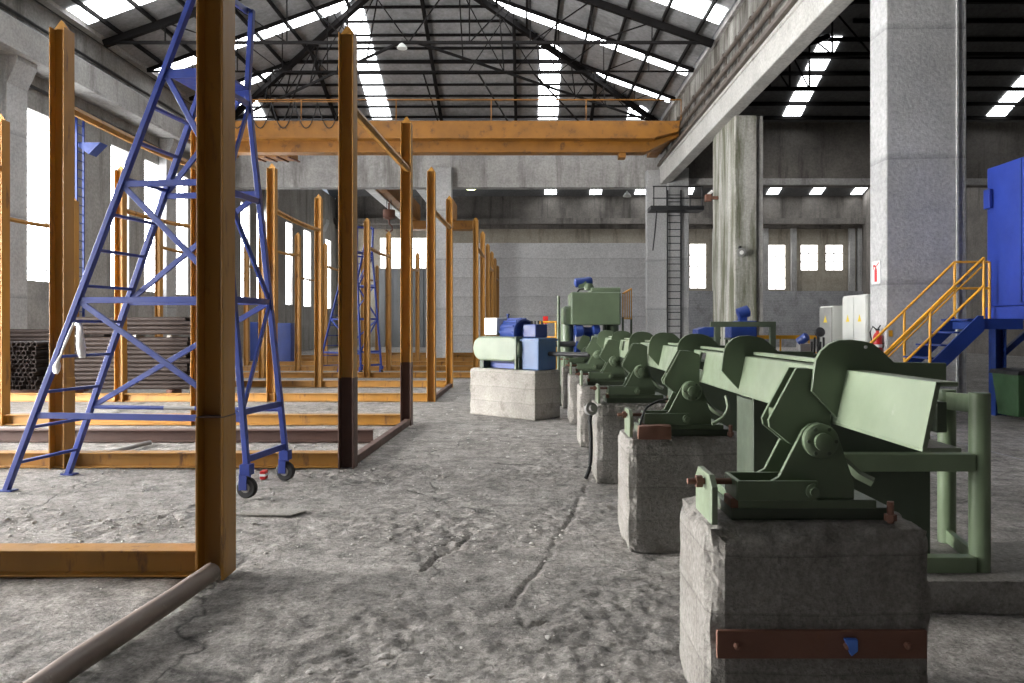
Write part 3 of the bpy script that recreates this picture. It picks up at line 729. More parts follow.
# pivot brackets
def make_bracket(label):
    y0 = 2.95; root = thing('pivot_bracket', label, 'machine bracket', (1.15, y0, ZT), 0, 'green pivot brackets')
    ox, oz = 1.15, ZT
    def xz(pts): return [(x - ox, z - oz) for x, z in pts]
    d = lambda y: y - y0
    MB().box(.835 - ox, 1.49 - ox, .10, .50, .0, .05).build('base_plate', M_GREEND, root, .004)
    MB().box(.86 - ox, 1.42 - ox, .085, .44, .05, .085).build('slide_plate', M_GREEN, root, .004)
    tri = xz([(.972, .90), (.985, .965), (1.029, .99), (1.127, 1.181), (1.155, 1.205), (1.192, 1.212), (1.23, 1.20), (1.268, 1.165), (1.335, .965), (1.335, .90)])
    for yy in (.10, .28):
        MB().xz(tri, yy, yy + .022).build('side_plate', M_GREEN, root, .003)
    MB().tube((1.19 - ox, .06, 1.14 - oz), (1.19 - ox, .36, 1.14 - oz), .034, 20).build('pivot_shaft', M_GREEN, root, .004, 40)
    MB().lathe([(.070, 0), (.070, .03), (.058, .04), (.036, .04), (.036, .06), (.02, .066)], (1.19 - ox, .10, 1.14 - oz), (0, -1, 0), 28).build('hub', M_GREEN, root, 0, 40)
    m = MB()
    for a in range(6): t = a * math.pi / 3; m.lathe([(.008, 0), (.008, .012)], (1.19 - ox + .055 * math.cos(t), .07, 1.14 - oz + .055 * math.sin(t)), (0, -1, 0), 6)
    m.build('hub_bolts', M_GREEND, root)
    arm = xz([(1.002, 1.215), (1.008, 1.185), (1.09, 1.118), (1.16, 1.085), (1.23, 1.10), (1.262, 1.19), (1.262, 1.40), (1.20, 1.425), (1.118, 1.43)])
    for yy in (.15, .235):
        MB().xz(arm, yy, yy + .02).build('arm_plate', M_GREEN, root, .003)
    MB().box(1.03 - ox, 1.06 - ox, .17, .235, 1.21 - oz, 1.26 - oz).build('arm_spacer', M_GREEN, root)
    lk = MB().box(.845 - ox, 1.165 - ox, .045, .06, .905 - oz, .985 - oz).box(.845 - ox, 1.165 - ox, .225, .24, .905 - oz, .985 - oz).box(.845 - ox, .86 - ox, .06, .225, .905 - oz, .985 - oz).build('link_frame', M_GREEN, root, .003)
    MB().lathe([(.030, 0), (.030, .012), (.018, .016), (.018, .03)], (1.145 - ox, .045, .945 - oz), (0, -1, 0), 20).build('link_pin', M_GREEN, root, 0, 40)
    MB().yz([(.02, 0), (.30, 0), (.30, .15), (.26, .19), (.07, .19), (.02, .15)], .735 - ox, .76 - ox).build('lug_plate', M_GREENB, root, .004)
    t = MB().tube((.665 - ox, .14, .965 - oz), (.845 - ox, .14, .965 - oz), .013, 10).build('threaded_rod', M_RUST, root, 0, 40)
    MB().lathe([(.026, 0), (.026, .025)], (.70 - ox, .14, .965 - oz), (1, 0, 0), 6).build('nut', M_RUST, t)
    MB().path([(1.26 - ox, .18, 1.08 - oz), (1.32 - ox, .16, 1.04 - oz), (1.37 - ox, .14, .99 - oz), (1.42 - ox, .12, .965 - oz)], .02, 4).build('stop_lever', M_GREENB, root)
    MB().tube((1.46 - ox, .055, 0), (1.46 - ox, .055, .085), .014, 8).lathe([(.024, .01), (.024, .035)], (1.46 - ox, .055, 0), (0, 0, 1), 6).build('anchor_bolt', M_RUST, root, 0, 40)
    MB().box(.83 - ox, .93 - ox, .09, .20, .05, .09).build('stop_block', M_RUST, root, .006)
    return root
blab = ['nearest green pivot bracket, complete with hub, on the front plinth', 'second green pivot bracket from the front, on the second plinth', 'third green pivot bracket from the front, with bare hub, on the third plinth',
        'fourth green pivot bracket from the front, half hidden behind the third', 'fifth green pivot bracket from the front, half hidden behind the fourth', 'farthest green pivot bracket, next to the blue parts of the mill']
br = make_bracket(blab[0])
for k in range(1, 6): dup(br, (1.15, PY[k], ZT), 0, blab[k])

# the long tipping beam with hook plates
tb = thing('tipping_beam', 'long green channel beam in a lit tone, running over all plinths, with hook plates', 'machine beam', (1.29, 2.4, 1.2))
o3 = (1.29, 2.4, 1.2)
XT, ZTB, XBt, ZBt = 1.312, 1.421, 1.268, 1.213
Y0, Y1 = 2.40, 15.0
hooks = [3.08, 4.50, 5.86, 7.2, 8.6, 10.4, 12.4]
slots = [(5.45, 5.62), (7.6, 7.78), (9.9, 10.1)]
def webq(m, ya, yb, t0, t1):
    p = lambda t: (XBt + (XT - XBt) * t - o3[0], ZBt + (ZTB - ZBt) * t - o3[2])
    a, b = p(t0), p(t1); m.xz([a, (a[0] + .016, a[1]), (b[0] + .016, b[1]), b], ya - o3[1], yb - o3[1])
m = MB(); y = Y0
for (a, b) in slots: webq(m, y, a, 0, 1); webq(m, a, b, 0, .35); y = b
webq(m, y, Y1, 0, 1)
m.build('web', M_GREENB, tb)
MB().box(XBt - o3[0], 1.395 - o3[0], 0, Y1 - Y0, ZBt - .014 - o3[2], ZBt - o3[2]).build('bottom_flange', M_GREENB, tb, .003)
MB().box(XT - o3[0], 1.385 - o3[0], 0, Y1 - Y0, ZTB - .012 - o3[2], ZTB + .003 - o3[2]).build('top_flange', M_GREENB, tb, .003)
MB().box(1.36 - o3[0], 1.40 - o3[0], .9, Y1 - Y0, ZTB + .012 - o3[2], ZTB + .03 - o3[2]).build('wear_strip', M_GREENB, tb)
m = MB()
for k in range(22):
    yy = 2.9 + k * .52
    m.lathe([(.009, 0), (.009, .006)], (1.273 - o3[0] + .012, yy - o3[1], 1.25 - o3[2]), (-1, 0, .2), 8)
m.build('rivets', M_BLACKM, tb)
def hookpts(Y):
    # outline read at the first hook, kept in real size
    k = 3.08
    uv = [(838, 420), (811, 391), (813, 372), (815, 360), (820, 351), (828, 344), (838, 340), (850, 339.5), (862, 341), (872, 343.5), (879, 349), (893, 362), (945, 363), (945, 384), (900, 380), (852, 373), (845, 380)]
    return [(px(u, v, k).x - o3[0], px(u, v, k).z - o3[2]) for u, v in uv]
for y in hooks:
    MB().xz(hookpts(y), y - .012 - o3[1], y + .012 - o3[1]).build('hook_plate', M_GREEN, tb, .003)
# white disc stands for a ring hole showing bright on the first plate
MB().lathe([(.007, 0), (.007, .004)], (px(864, 347, 3.08).x - o3[0], 3.066 - o3[1], px(864, 347, 3.08).z - o3[2]), (0, -1, 0), 10).build('bright_hole_dot', M_WHITE, tb)

# pedestals on the far side, guard frame, concrete step
m = rough_block('concrete_step', 1.60, 6.0, 4.17, 4.95, 0, .19, M_PLINTH, .02, 9, 20)
tag(m, 'low dark concrete step under the green pipe posts', 'concrete step')
for k in range(5):
    y = 4.45 + 2.35 * k
    root = thing('conveyor_pedestal', ['green bulkhead pedestal right behind the nearest plinth', 'green bulkhead pedestal behind the second plinth', 'green bulkhead pedestal behind the third plinth',
                                       'green bulkhead pedestal behind the fourth plinth', 'green bulkhead pedestal behind the fifth plinth'][k], 'pedestal', (1.85, y, 0), 0, 'green bulkhead pedestals')
    z0 = .19 if k == 0 else 0
    MB().box(-.50, .55, 0, .03, z0, 1.18).build('bulkhead', M_GREEND, root, .004)
    MB().box(-.50, -.47, .03, .35, z0 + .01, 1.16).build('web_rib', M_GREEND, root)
    MB().box(.49, .55, .03, .35, z0 + .01, 1.16).build('web_rib', M_GREEND, root)
    MB().box(-.4, .4, .08, .32, .95, 1.0).build('saddle', M_GREEN, root)
    for sx_ in (-.2, .22): MB().lathe([(.05, -.1), (.11, -.08), (.06, 0), (.11, .08), (.05, .1)], (sx_, .2, 1.12), (1, 0, 0), 18).build('roller', M_STEEL, root, 0, 40)
# side channel along the pedestals
tag(MB().box(2.41, 2.47, 4.4, 15.2, .98, 1.16).build('side_channel', M_GREEND, None, .004), 'long dark green channel rail along the right of the pedestals', 'machine rail')
gf = thing('guard_frame', 'green pipe post frame standing on the concrete step beside the beam end', 'guard frame', (2.63, 4.3, .19))
MB().tube((0, .05, 0), (0, .05, 1.03), .057, 24).build('post', M_GREENF, gf, .004, 40)
MB().tube((.13, .62, 0), (.13, .62, 1.00), .055, 24).build('post', M_GREENF, gf, .004, 40)
MB().box(-1.15, -.05, .0, .09, .58, .68).build('cross_rail', M_GREENF, gf, .004)
MB().bar((.02, .1, .96), (.12, .58, .93), .04, .11).build('top_rail', M_GREENF, gf, .004)
MB().box(-.75, -.05, -.01, .07, .0, .09).build('bottom_rail', M_GREENF, gf, .004)
MB().bar((.02, .1, .05), (.12, .58, .05), .04, .08).build('bottom_rail', M_GREENF, gf, .004)
# hoses
def hose(pts, r, lab, mat=M_BLACK):
    pts = [Vector(p) for p in pts]; out = []
    for i in range(len(pts) - 1):
        p0, p1, p2, p3 = pts[max(i - 1, 0)], pts[i], pts[i + 1], pts[min(i + 2, len(pts) - 1)]
        for t in [k / 8 for k in range(8)]:
            out.append(.5 * ((2 * p1) + (p2 - p0) * t + (2 * p0 - 5 * p1 + 4 * p2 - p3) * t * t + (3 * p1 - p0 - 3 * p2 + p3) * t ** 3))
    out.append(pts[-1]); return tag(MB().path(out, r, 8).build('hose', mat, None, 0, 60), lab, 'hose')
hose([px(640, 425, 5.2), px(645, 410, 5.25), px(656, 402, 5.3), px(668, 399, 5.35)], .008, 'thin black hose arching over the link of the second pivot bracket')
hose([px(712, 424, 5.0), px(722, 418, 5.0), px(728, 408, 5.0), px(726, 396, 5.05)], .012, 'pale curved hose hanging under the beam beside the second bracket', M_GREENB)
hose([px(592, 412, 7.62), px(590, 420, 7.55), px(591, 440, 7.5), px(590, 465, 7.5), px(586, 478, 7.4)], .02, 'black hose hanging down the corner of the third plinth')
hv = thing('hose_coupling', 'grey hose coupling on the corner of the third plinth', 'coupling', px(591, 409, 7.55))
MB().lathe([(.05, -.06), (.05, .0), (.035, .01), (.035, .06)], (0, 0, 0), (.4, -1, .3), 16).build('coupling_body', M_STEEL, hv, 0, 40)
MB().lathe([(.065, .0), (.065, .02)], (0, 0, 0), (.4, -1, .3), 16).build('flange', M_GREYD, hv, 0, 40)
a = rough_block('wooden_block', .78, 1.02, 5.22, 5.32, ZT, ZT + .10, M_RUST, .008, 4, 6)
tag(a, 'dark rusty wooden block lying on the second plinth', 'block')

# ------------------------------------------------------------------ motor unit on its plinth
PLc = px(535, 421, 12.77); an = math.atan2(-1.18, 1.15)
pl = rough_block('concrete_plinth', -1.62, 0, 0, .70, 0, .85, M_PLINTHL, .02, 12, 24)
pl.location = (.15, 12.8, 0); pl.rotation_euler = (0, 0, R(-42)); tag(pl, 'pale turned concrete plinth carrying the blue motor unit', 'concrete block')
mt = thing('motor_unit', 'blue electric motor and gearbox with a lit-toned green belt guard on the turned plinth', 'motor', (.15, 12.8, .85), R(-42))
n = 14; Rr = .22; pts = []
for i in range(n + 1): t = math.pi / 2 + math.pi * i / n; pts.append((-1.35 + Rr * math.cos(t), .36 + Rr * math.sin(t)))
for i in range(n + 1): t = -math.pi / 2 + math.pi * i / n; pts.append((-.62 + Rr * math.cos(t), .36 + Rr * math.sin(t)))
MB().xz(pts, .04, .26).build('belt_guard', M_GREENB, mt, .03, 40)
for x in (-1.4, -.52): MB().box(x, x + .1, .06, .24, 0, .2).build('guard_leg', M_GREEND, mt)
MB().box(-.50, -.45, .02, .20, 0, .58).build('guard_side', M_GREEN, mt, .01)
MB().box(-1.5, -.4, .22, .66, 0, .1).build('bed_frame', M_BLUE2, mt, .01)
MB().lathe([(.1, -.02), (.20, 0), (.23, .06), (.24, .50), (.235, .56), (.20, .575), (.19, .56), (.09, .555), (.08, .60)], (-1.12, .52, .66), (1, -.25, 0), 28).build('motor_body', M_BLUE2, mt, 0, 40)
m = MB()
for k in range(14):
    t = k * 2 * math.pi / 14; e = Vector((.25, 1, 0)).normalized(); ax = Vector((1, -.25, 0)).normalized()
    c0 = Vector((-1.12, .52, .66)) + ax * .08 + (e * math.cos(t) + Vector((0, 0, 1)) * math.sin(t)) * .245
    m.bar(c0, c0 + ax * .44, .02, .03)
m.build('cooling_fins', M_BLUE2, mt)
MB().box(-1.45, -1.12, .22, .55, .60, .92).build('terminal_box', M_WHITE, mt, .02)
MB().box(-.42, -.02, .12, .60, 0, .56).build('gearbox', M_BLUEP, mt, .02)
MB().box(-.44, .0, .10, .62, .50, .54).build('gearbox_flange', M_BLUEP, mt)
MB().box(-.55, -.24, .30, .62, .56, .80).build('brake_box', M_BLUE2, mt, .02)
m = MB()
for k in range(4): m.tube((-.51 + k * .08, .5, .80), (-.51 + k * .08, .5, .86), .018, 8)
m.build('valve_caps', M_BLACKM, mt)
MB().tube((-1.1, .5, .91), (-1.1, .5, .98), .02, 8).lathe([(.035, 0), (.035, .02)], (-1.1, .5, .97), (0, 0, 1), 12).build('lifting_eye', M_BLUE2, mt)
MB().tube((-.02, .4, .28), (.75, .55, .28), .04, 12).build('drive_shaft', M_BLACKM, mt, 0, 40)

# ------------------------------------------------------------------ green mill
ml = thing('straightening_mill', 'tall green mill with a blue motor on top, behind the motor unit', 'machine', (1.4, 15.3, 0))
YM = 15.3
def mx(u): return (u - 526) * YM / 750 - 1.4
def mz(v): return 1.6 - (v - 327) * YM / 750
MB().box(mx(571), mx(621), 0, 1.2, mz(325), mz(292)).build('head_housing', M_GREEN, ml, .03)
MB().box(mx(563), mx(575), .05, 1.1, mz(325), mz(306)).build('head_shoulder', M_GREEN, ml, .06)
MB().box(mx(592), mx(622), .2, 1.0, mz(292), mz(287)).build('cover_plate', M_GREEN, ml, .02)
for u in (568, 614): MB().tube((mx(u), .3, 0), (mx(u), .3, mz(324)), .13, 18).build('column_tube', M_GREEN, ml, .01, 40)
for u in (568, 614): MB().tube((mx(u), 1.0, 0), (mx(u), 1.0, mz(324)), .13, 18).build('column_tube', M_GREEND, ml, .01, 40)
MB().tube((mx(558.5), .0, 0), (mx(558.5), .0, mz(296)), .03, 10).build('side_pipe', M_GREEN, ml, 0, 40)
MB().box(mx(558), mx(624), -.1, 1.3, 0, .42).build('base_frame', M_GREEND, ml, .02)
mo = MB().lathe([(.06, -.02), (.1, 0), (.1, .32), (.07, .36)], (mx(577), .5, mz(281.5)), (1, .1, .12), 18).build('top_motor', M_BLUE2, ml, 0, 40)
MB().box(mx(580), mx(588), .42, .58, mz(287), mz(280)).build('motor_foot', M_GREEN, mo)
MB().lathe([(.13, 0), (.13, .06), (.09, .14)], (mx(590), .5, mz(289)), (0, 0, 1), 18).build('gear_cap', M_GREEN, ml, 0, 40)
MB().path([(mx(573), .2, mz(303)), (mx(576), .2, mz(295)), (mx(580), .2, mz(289)), (mx(585), .3, mz(288))], .02, 8).build('conduit', M_BLACKM, ml, 0, 60)
for v in (332, 346):
    MB().lathe([(.05, -.1), (.15, -.1), (.15, .05), (.09, .09), (.09, .25), (.15, .28), (.15, .4), (.05, .4)], (mx(580), .1, mz(v)), (1, .15, 0), 20).build('roll_head', M_BLUE2, ml, 0, 40)
MB().box(mx(578), mx(602), .3, .9, mz(352), mz(327)).build('roll_box', M_BLUE2, ml, .03)
MB().box(mx(575), mx(582), -.02, .1, mz(343), mz(335)).build('roll_cover', M_STEEL, ml, .02)
MB().lathe([(.04, -.5), (.055, -.5), (.055, .12), (.04, .12)], (mx(573), .05, mz(344)), (1, 0, .02), 12).build('shaft', M_BLACKM, ml, 0, 40)
gd = thing('yellow_guard', 'yellow slatted guard fixed at the right of the green mill', 'guard', (1.4, YM, 0))
m = MB(); yo = .6
x0, x1 = (621 - 526) * (YM + yo) / 750 - 1.4, (632 - 526) * (YM + yo) / 750 - 1.4
za, zb2 = mz(318), mz(288)
for k in range(5): x_ = x0 + (x1 - x0) * k / 4; m.bar((x_, yo - .3 + .1 * k, za - .02), (x_, yo - .3 + .1 * k, zb2 - .12 + .03 * k), .03, .02)
m.bar((x0, yo - .3, zb2 - .1), (x1, yo + .1, zb2 + .02), .03, .03); m.bar((x0, yo - .3, za), (x1, yo + .1, za), .03, .03)
m.build('slat_panel', M_YEL, gd)
for x_ in (x0, x1): MB().box(x_ - .02, x_ + .02, yo - .32 if x_ == x0 else yo + .1, yo - .28 if x_ == x0 else yo + .14, 0, za + .02).build('post', M_GREEN, gd)
# small signs and rails behind the motor
rs = thing('red_sign', 'small red sign on a stand behind the blue motor', 'sign', px(545.5, 360, 19)); rs.location.z = 0
MB().box(-.065, .065, 0, .02, 1.6 + .09, 1.6 + .27).build('sign_plate', M_RED, rs); MB().tube((0, .02, 0), (0, .02, 1.75), .02, 8).build('stand', M_RED, rs)
yr = thing('yellow_barrier', 'small yellow barrier rail between the blue motor and the green mill', 'barrier', (px(540, 330, 18).x, 18, 0))
m = MB()
for x_ in (0, .38): m.tube((x_, 0, 0), (x_, 0, 1.72), .025, 8)
for z in (1.35, 1.72): m.tube((-.02, 0, z), (.40, 0, z), .025, 8)
m.build('rail', M_YEL, yr, 0, 40)

# ------------------------------------------------------------------ things of the right hall
# control cabin on legs
CX, CY1, CZ0, CZ1 = 8.45, 13.75, 1.72, 4.5
cab = thing('control_cabin', 'big blue sheet metal cabin on legs at the right edge', 'cabin', (CX, CY1, 0))
MB().box(0, 2.6, -3.6, 0, CZ0 + .25, CZ1).build('cabin_body', M_BLUEC, cab, .02)
MB().box(-.05, 2.7, -3.7, .05, CZ0, CZ0 + .24).build('platform_frame', M_BLUEC, cab, .01)
for (x, y) in ((.12, -.12), (.12, -3.4), (2.4, -.12), (2.4, -3.4)): MB().ibeam((x, y, 0), (x, y, CZ0), .2, .2, .02, .016, (1, 0, 0)).build('leg', M_BLUE2, cab)
MB().bar((.2, -.12, 1.1), (.9, -.12, CZ0), .08, .1).build('knee_brace', M_BLUE2, cab)
m = MB()
for y in (-.95, -1.9, -2.8): m.box(-.012, 0, y - .02, y + .02, CZ0 + .3, CZ1 - .02)
m.build('panel_seams', M_BLUE2, cab)
MB().box(-.08, -.015, -.20, -.02, 3.75, 4.1).build('meter_box', M_BLUEC, cab, .01)
# stair
sy0, sy1 = 12.55, 13.40
stp = thing('steel_stair', 'blue steel stair with yellow handrails rising to the blue cabin', 'stair', (5.86, sy0, 0))
SL = 7.66 - 5.86; SZ = 1.74
for y in (0, sy1 - sy0):
    MB().prism3([(0, -.02), (.16, -.02), (SL, SZ - .2), (SL, SZ + .05), (SL - .1, SZ + .05), (0, .13)], (0, y - .02, 0), (1, 0, 0), (0, 0, 1), (0, .04, 0)).build('stringer', M_BLUE2, stp, .004)
ns = 8
for k in range(1, ns + 1):
    t = k / ns; MB().box(SL * t - .26, SL * t - .0, .02, sy1 - sy0 - .02, SZ * t - .03, SZ * t).build('tread', M_BLUE2, stp, .003)
for y in (0, sy1 - sy0):
    m = MB()
    def rp(t, h): return (SL * t, y, SZ * t + h)
    for h in (1.02, .55): m.tube(rp(.02, h), rp(1, h), .022, 10)
    if y: m.tube(rp(1, 1.02), (SL + .62, y, SZ + 1.02), .022, 10); m.tube(rp(1, .55), (SL + .62, y, SZ + .55), .022, 10); m.tube((SL + .62, y, SZ), (SL + .62, y, SZ + 1.02), .024, 10)
    else: m.tube(rp(.02, .90), rp(.98, .90), .015, 8)
    for t in (.03, .5, 1.0): m.tube(rp(t, 0), rp(t, 1.02), .024, 10)
    m.build('handrail', M_YEL, stp, 0, 40)
MB().box(SL - .05, SL + .66, 0, sy1 - sy0, SZ - .18, SZ).build('landing', M_BLUE2, stp, .005)
# bin
bn = thing('wheelie_bin', 'dark green wheelie bin standing below the blue cabin', 'bin', (8.62, 13.05, 0))
bm_ = MB(); a = [(-.24, -.28), (.24, -.28), (.24, .28), (-.24, .28)]; b = [(-.30, -.36), (.30, -.36), (.30, .36), (-.30, .36)]
va = [bm_.bm.verts.new((x, y, .06)) for x, y in a]; vb = [bm_.bm.verts.new((x, y, .80)) for x, y in b]
bm_.bm.faces.new(va[::-1]); bm_.bm.faces.new(vb)
for i in range(4): bm_.bm.faces.new((va[i], va[(i + 1) % 4], vb[(i + 1) % 4], vb[i]))
bm_.build('body', M_BIN, bn, .02)
MB().xz([(-.34, .78), (.34, .78), (.33, .84), (.1, .88), (-.30, .85)], -.40, .40).build('lid', M_BLACKM, bn, .015)
for y in (-.30, .30): MB().lathe([(.03, -.03), (.1, -.03), (.1, .03), (.03, .03)], (.24, y, .1), (0, 1, 0), 18).build('wheel', M_BLACK, bn, 0, 40)
MB().xz([(-.12, .48), (-.05, .50), (-.02, .42), (-.06, .30), (-.10, .28), (-.09, .38)], -.345, -.335).build('sticker', M_WHITE, bn)
# black step ladder
sl = thing('step_ladder', 'dark step ladder leaning under the stair top', 'ladder', (8.55, 15.2, 0))
for x in (-.22, .22):
    MB().bar((x, 0, 0), (x, .5, 1.75), .04, .05).build('rail', M_BLACKM, sl)
for k in range(6): MB().box(-.2, .2, .5 * k / 6.0 + .06, .5 * k / 6.0 + .14, .25 + k * .26, .28 + k * .26).build('rung', M_BLACKM, sl)

# extinguisher, its sign, label
ey = ya + .14
ex = thing('fire_extinguisher', 'red fire extinguisher hung on the broad column behind the yellow handrail', 'fire extinguisher', (XC - .10, ey, .95))
MB().lathe([(.07, 0), (.085, .02), (.085, .46), (.06, .52), (.03, .55), (.03, .58)], (0, 0, 0)).build('cylinder', M_RED, ex, 0, 40)
MB().box(-.02, .02, -.05, .05, .58, .62).bar((0, -.02, .62), (0, -.12, .68), .02, .02).build('valve', M_BLACKM, ex, .004)
MB().path([(-.02, 0, .60), (-.10, -.02, .66), (-.16, -.04, .55), (-.12, -.04, .3), (-.10, -.03, .12)], .014, 8).build('hose', M_BLACK, ex, 0, 60)
MB().lathe([(.0865, .26), (.0865, .32)], (0, 0, 0)).build('label_band', M_WHITE, ex, 0, 40)
MB().box(.085, .10, -.04, .04, .25, .35).build('wall_bracket', M_BLACKM, ex)
sg = thing('extinguisher_sign', 'white sign with a red extinguisher symbol high on the broad column', 'sign', (XC - .012, ya + .38, 2.66))
MB().box(-.008, .008, -.17, .17, -.22, .22).build('sign_plate', M_WHITE, sg)
sym = MB().yz([(-.05, -.18), (.05, -.18), (.05, .04), (.02, .09), (.02, .13), (-.02, .13), (-.02, .09), (-.05, .04)], -.012, -.008).yz([(.02, .10), (.09, .12), (.1, .06), (.12, .06), (.11, .15), (.02, .15)], -.012, -.008).yz([(-.03, .14), (-.12, .19), (-.13, .17), (-.04, .12)], -.012, -.008)
sym.build('symbol', M_RED, sg)
oy = thing('orange_label', 'small orange label on the broad column beside the extinguisher', 'label', (XC + .08, ya - .008, bz(1.5)))
MB().box(-.035, .035, -.004, .004, -.06, .06).build('plate', M_YEL, oy)

# cabinets, their doors facing the hall on the left
def cabinet(X, y0, y1, w_, h, label, tri, mat_door):
    root = thing('electrical_cabinet', label, 'cabinet', (X, y0, 0), 0, 'grey electrical cabinets'); L = y1 - y0
    MB().box(.02, w_, 0, L, .1, h).build('body', M_GREYC, root, .01)
    MB().box(.03, w_, .02, L, 0, .1).build('plinth', M_BLACKM, root)
    n = 1 if L < .9 else 2
    for k in range(n):
        d = MB().box(-.005, .02, L * k / n + .015, L * (k + 1) / n - .015, .12, h - .03).build('door', mat_door, root, .006)
        MB().box(-.03, -.005, L * (k + 1) / n - .08, L * (k + 1) / n - .05, 1.0, 1.18).build('handle', M_BLACKM, d)
    for (yy, z, t) in tri:
        MB().yz([(yy - t, z - .07), (yy + t, z - .07), (yy, z + .08)], -.009, -.0055).build('warning_triangle', M_YSIGN, root)
cabinet(6.63, 16.25, 16.95, .5, 2.06, 'narrow grey cabinet with one yellow triangle, left of the taller cabinet', [(.35, 1.77, .1)], M_GREYD)
cabinet(6.80, 15.0, 16.12, .42, 2.26, 'tall pale grey cabinet with two yellow triangles, beside the broad column', [(.28, 1.78, .08), (.84, 1.78, .08)], M_GREYC)

# blue pump units far along the machine, green frames, clutter
def pump(label, u, v0, Y, w_, h_, motor=True):
    a = px(u, v0, Y)
    root = thing('pump_unit', label, 'pump', (a.x, Y, 0), 0, 'blue pump units')
    zb = a.z
    MB().box(-.02, w_ + .02, -.02, .72, zb - .06, zb).build('tray', M_GREEND, root)
    for x in (.04, w_ - .04):
        for y in (.05, .65): MB().box(x - .04, x + .04, y - .04, y + .04, 0, zb - .06).build('leg', M_GREEND, root)
    MB().prism3([(0, 0), (w_, 0), (w_, h_), (w_ * .35, h_), (0, h_ * .75)], (0, 0, zb), (1, 0, 0), (0, 0, 1), (0, .7, 0)).build('tank', M_BLUE2, root, .02)
    if motor:
        c = MB().lathe([(.1, 0), (.17, .02), (.18, .34), (.12, .38)], (w_ * .35, .3, zb + h_ + .2), (.85, 0, .25), 18).build('motor', M_BLUE2, root, 0, 40)
        MB().box(w_ * .4, w_ * .7, .2, .4, zb + h_, zb + h_ + .14).build('motor_mount', M_BLUE2, c)
    return root
pump('blue pump tank with a round motor on top, in front of the mossy column', 731, 338, 22.5, .78, .52)
pump('low blue tank to the left of the mossy column foot', 698, 337, 21, .62, .28, False)
ff = thing('machine_frame', 'dark green portal frame beside the blue pump tank', 'machine frame', (px(715, 340, 19.5).x, 19.5, 0))
w2 = (776 - 715) * 19.5 / 750
for x in (0, w2 - .14): MB().box(x, x + .14, 0, .14, 0, 1.6).build('post', M_GREEND, ff, .01)
MB().box(-.1, w2, -.01, .15, 1.6, 1.74).build('crossbar', M_GREEND, ff, .01)
yb2 = thing('yellow_guard_rail', 'long low yellow guard rail behind the machinery left of the cabinets', 'barrier', (px(752, 338, 23.7).x, 23.7, 0))
m = MB(); L = (840 - 752) * 23 / 750
for k in range(4): m.tube((L * k / 3, 0, 0), (L * k / 3, 0, 1.3), .03, 8)
for z in (.75, 1.28): m.bar((0, 0, z), (L, 0, z), .05, .12)
m.build('rail', M_YEL, yb2, 0, 40)
vs = thing('valve_stand', 'cluster of dark hydraulic valves with a blue motor left of the narrow cabinet', 'machine', (px(808, 340, 15.5).x, 15.5, 0))
MB().box(-.32, .36, -.2, .3, 0, 1.05).build('stand', M_GREEND, vs, .02)
MB().lathe([(.06, 0), (.09, .02), (.09, .22), (.05, .25)], (-.2, 0, 1.28), (.5, -.5, .5), 18).build('motor', M_BLUE2, vs, 0, 40)
MB().box(-.2, .02, -.1, .12, 1.05, 1.26).build('manifold', M_STEEL, vs, .01)
m = MB()
for k in range(5): m.tube((.05 + k * .06, -.08 + .03 * (k % 2), 1.05), (.05 + k * .06, -.08, 1.30 + .09 * (k % 3)), .022, 8)
m.build('valves', M_BLACKM, vs, 0, 40)
MB().lathe([(.02, 0), (.1, .02), (.1, .09), (.02, .11)], (.22, 0, 1.48), (0, -1, .2), 16).build('gauge', M_BLACKM, vs, 0, 40)
MB().tube((.22, .0, 1.0), (.22, .0, 1.5), .025, 8).build('riser', M_GREEND, vs)

# black ladder and platform on the far column
bl_ = thing('wall_ladder', 'tall black ladder fixed to the far pale column', 'ladder', (px(674, 0, 35.8).x, 35.85, 0))
zt2 = px(0, 190, 35.8).z
for x in (-.3, .34): MB().box(x - .03, x + .03, -.03, .03, 0, zt2).build('rail', M_BLACKM, bl_)
m = MB()
for k in range(int(zt2 / .33)): m.box(-.3, .34, -.018, .018, .3 + k * .33, .34 + k * .33)
o = m.build('rungs', M_BLACKM, bl_)
MB().box(px(648, 0, 35.8).x - bl_.location.x, px(700, 0, 35.8).x - bl_.location.x, -.9, .1, px(0, 210, 35).z, px(0, 210, 35).z + .2).build('platform', M_BLACKM, bl_)
m = MB(); zp = px(0, 210, 35).z
for x in (-1.1, -.5, .6, 1.15): m.tube((x, -.85, zp), (x, -.85, zp + 1.1), .03, 6)
for z in (.55, 1.1): m.tube((-1.15, -.85, zp + z), (1.2, -.85, zp + z), .03, 6)
m.build('guard_rail', M_BLACKM, bl_)
MB().path([(-.9, -.5, zp), (-.95, -.4, zp - .8), (-1.0, .0, zp - 1.8)], .03, 6).build('bracket', M_BLACKM, bl_)
# ladder on the left wall
ll = thing('wall_ladder', 'narrow dark ladder with a lamp bracket on the left wall behind the tall post', 'ladder', (WL + .2, 15.1 * 750 / (526 - 80), 0))
z1 = 1.6 + (327 - 112) * ll.location.y / 750
for y in (-.2, .2): MB().box(-.03, .03, y - .03, y + .03, 0, z1).build('rail', M_BLUE2, ll)
m = MB()
for k in range(int(z1 / .3)): m.box(-.015, .015, -.2, .2, .3 + k * .3, .33 + k * .3)
m.build('rungs', M_BLUE2, ll)
zz = 1.6 + (327 - 143) * ll.location.y / 750
MB().prism3([(0, 0), (.75, 0), (.35, -.4), (0, -.15)], (0, -.1, zz), (1, 0, 0), (0, 0, 1), (0, .45, 0)).build('lamp_bracket', M_BLUE2, ll)
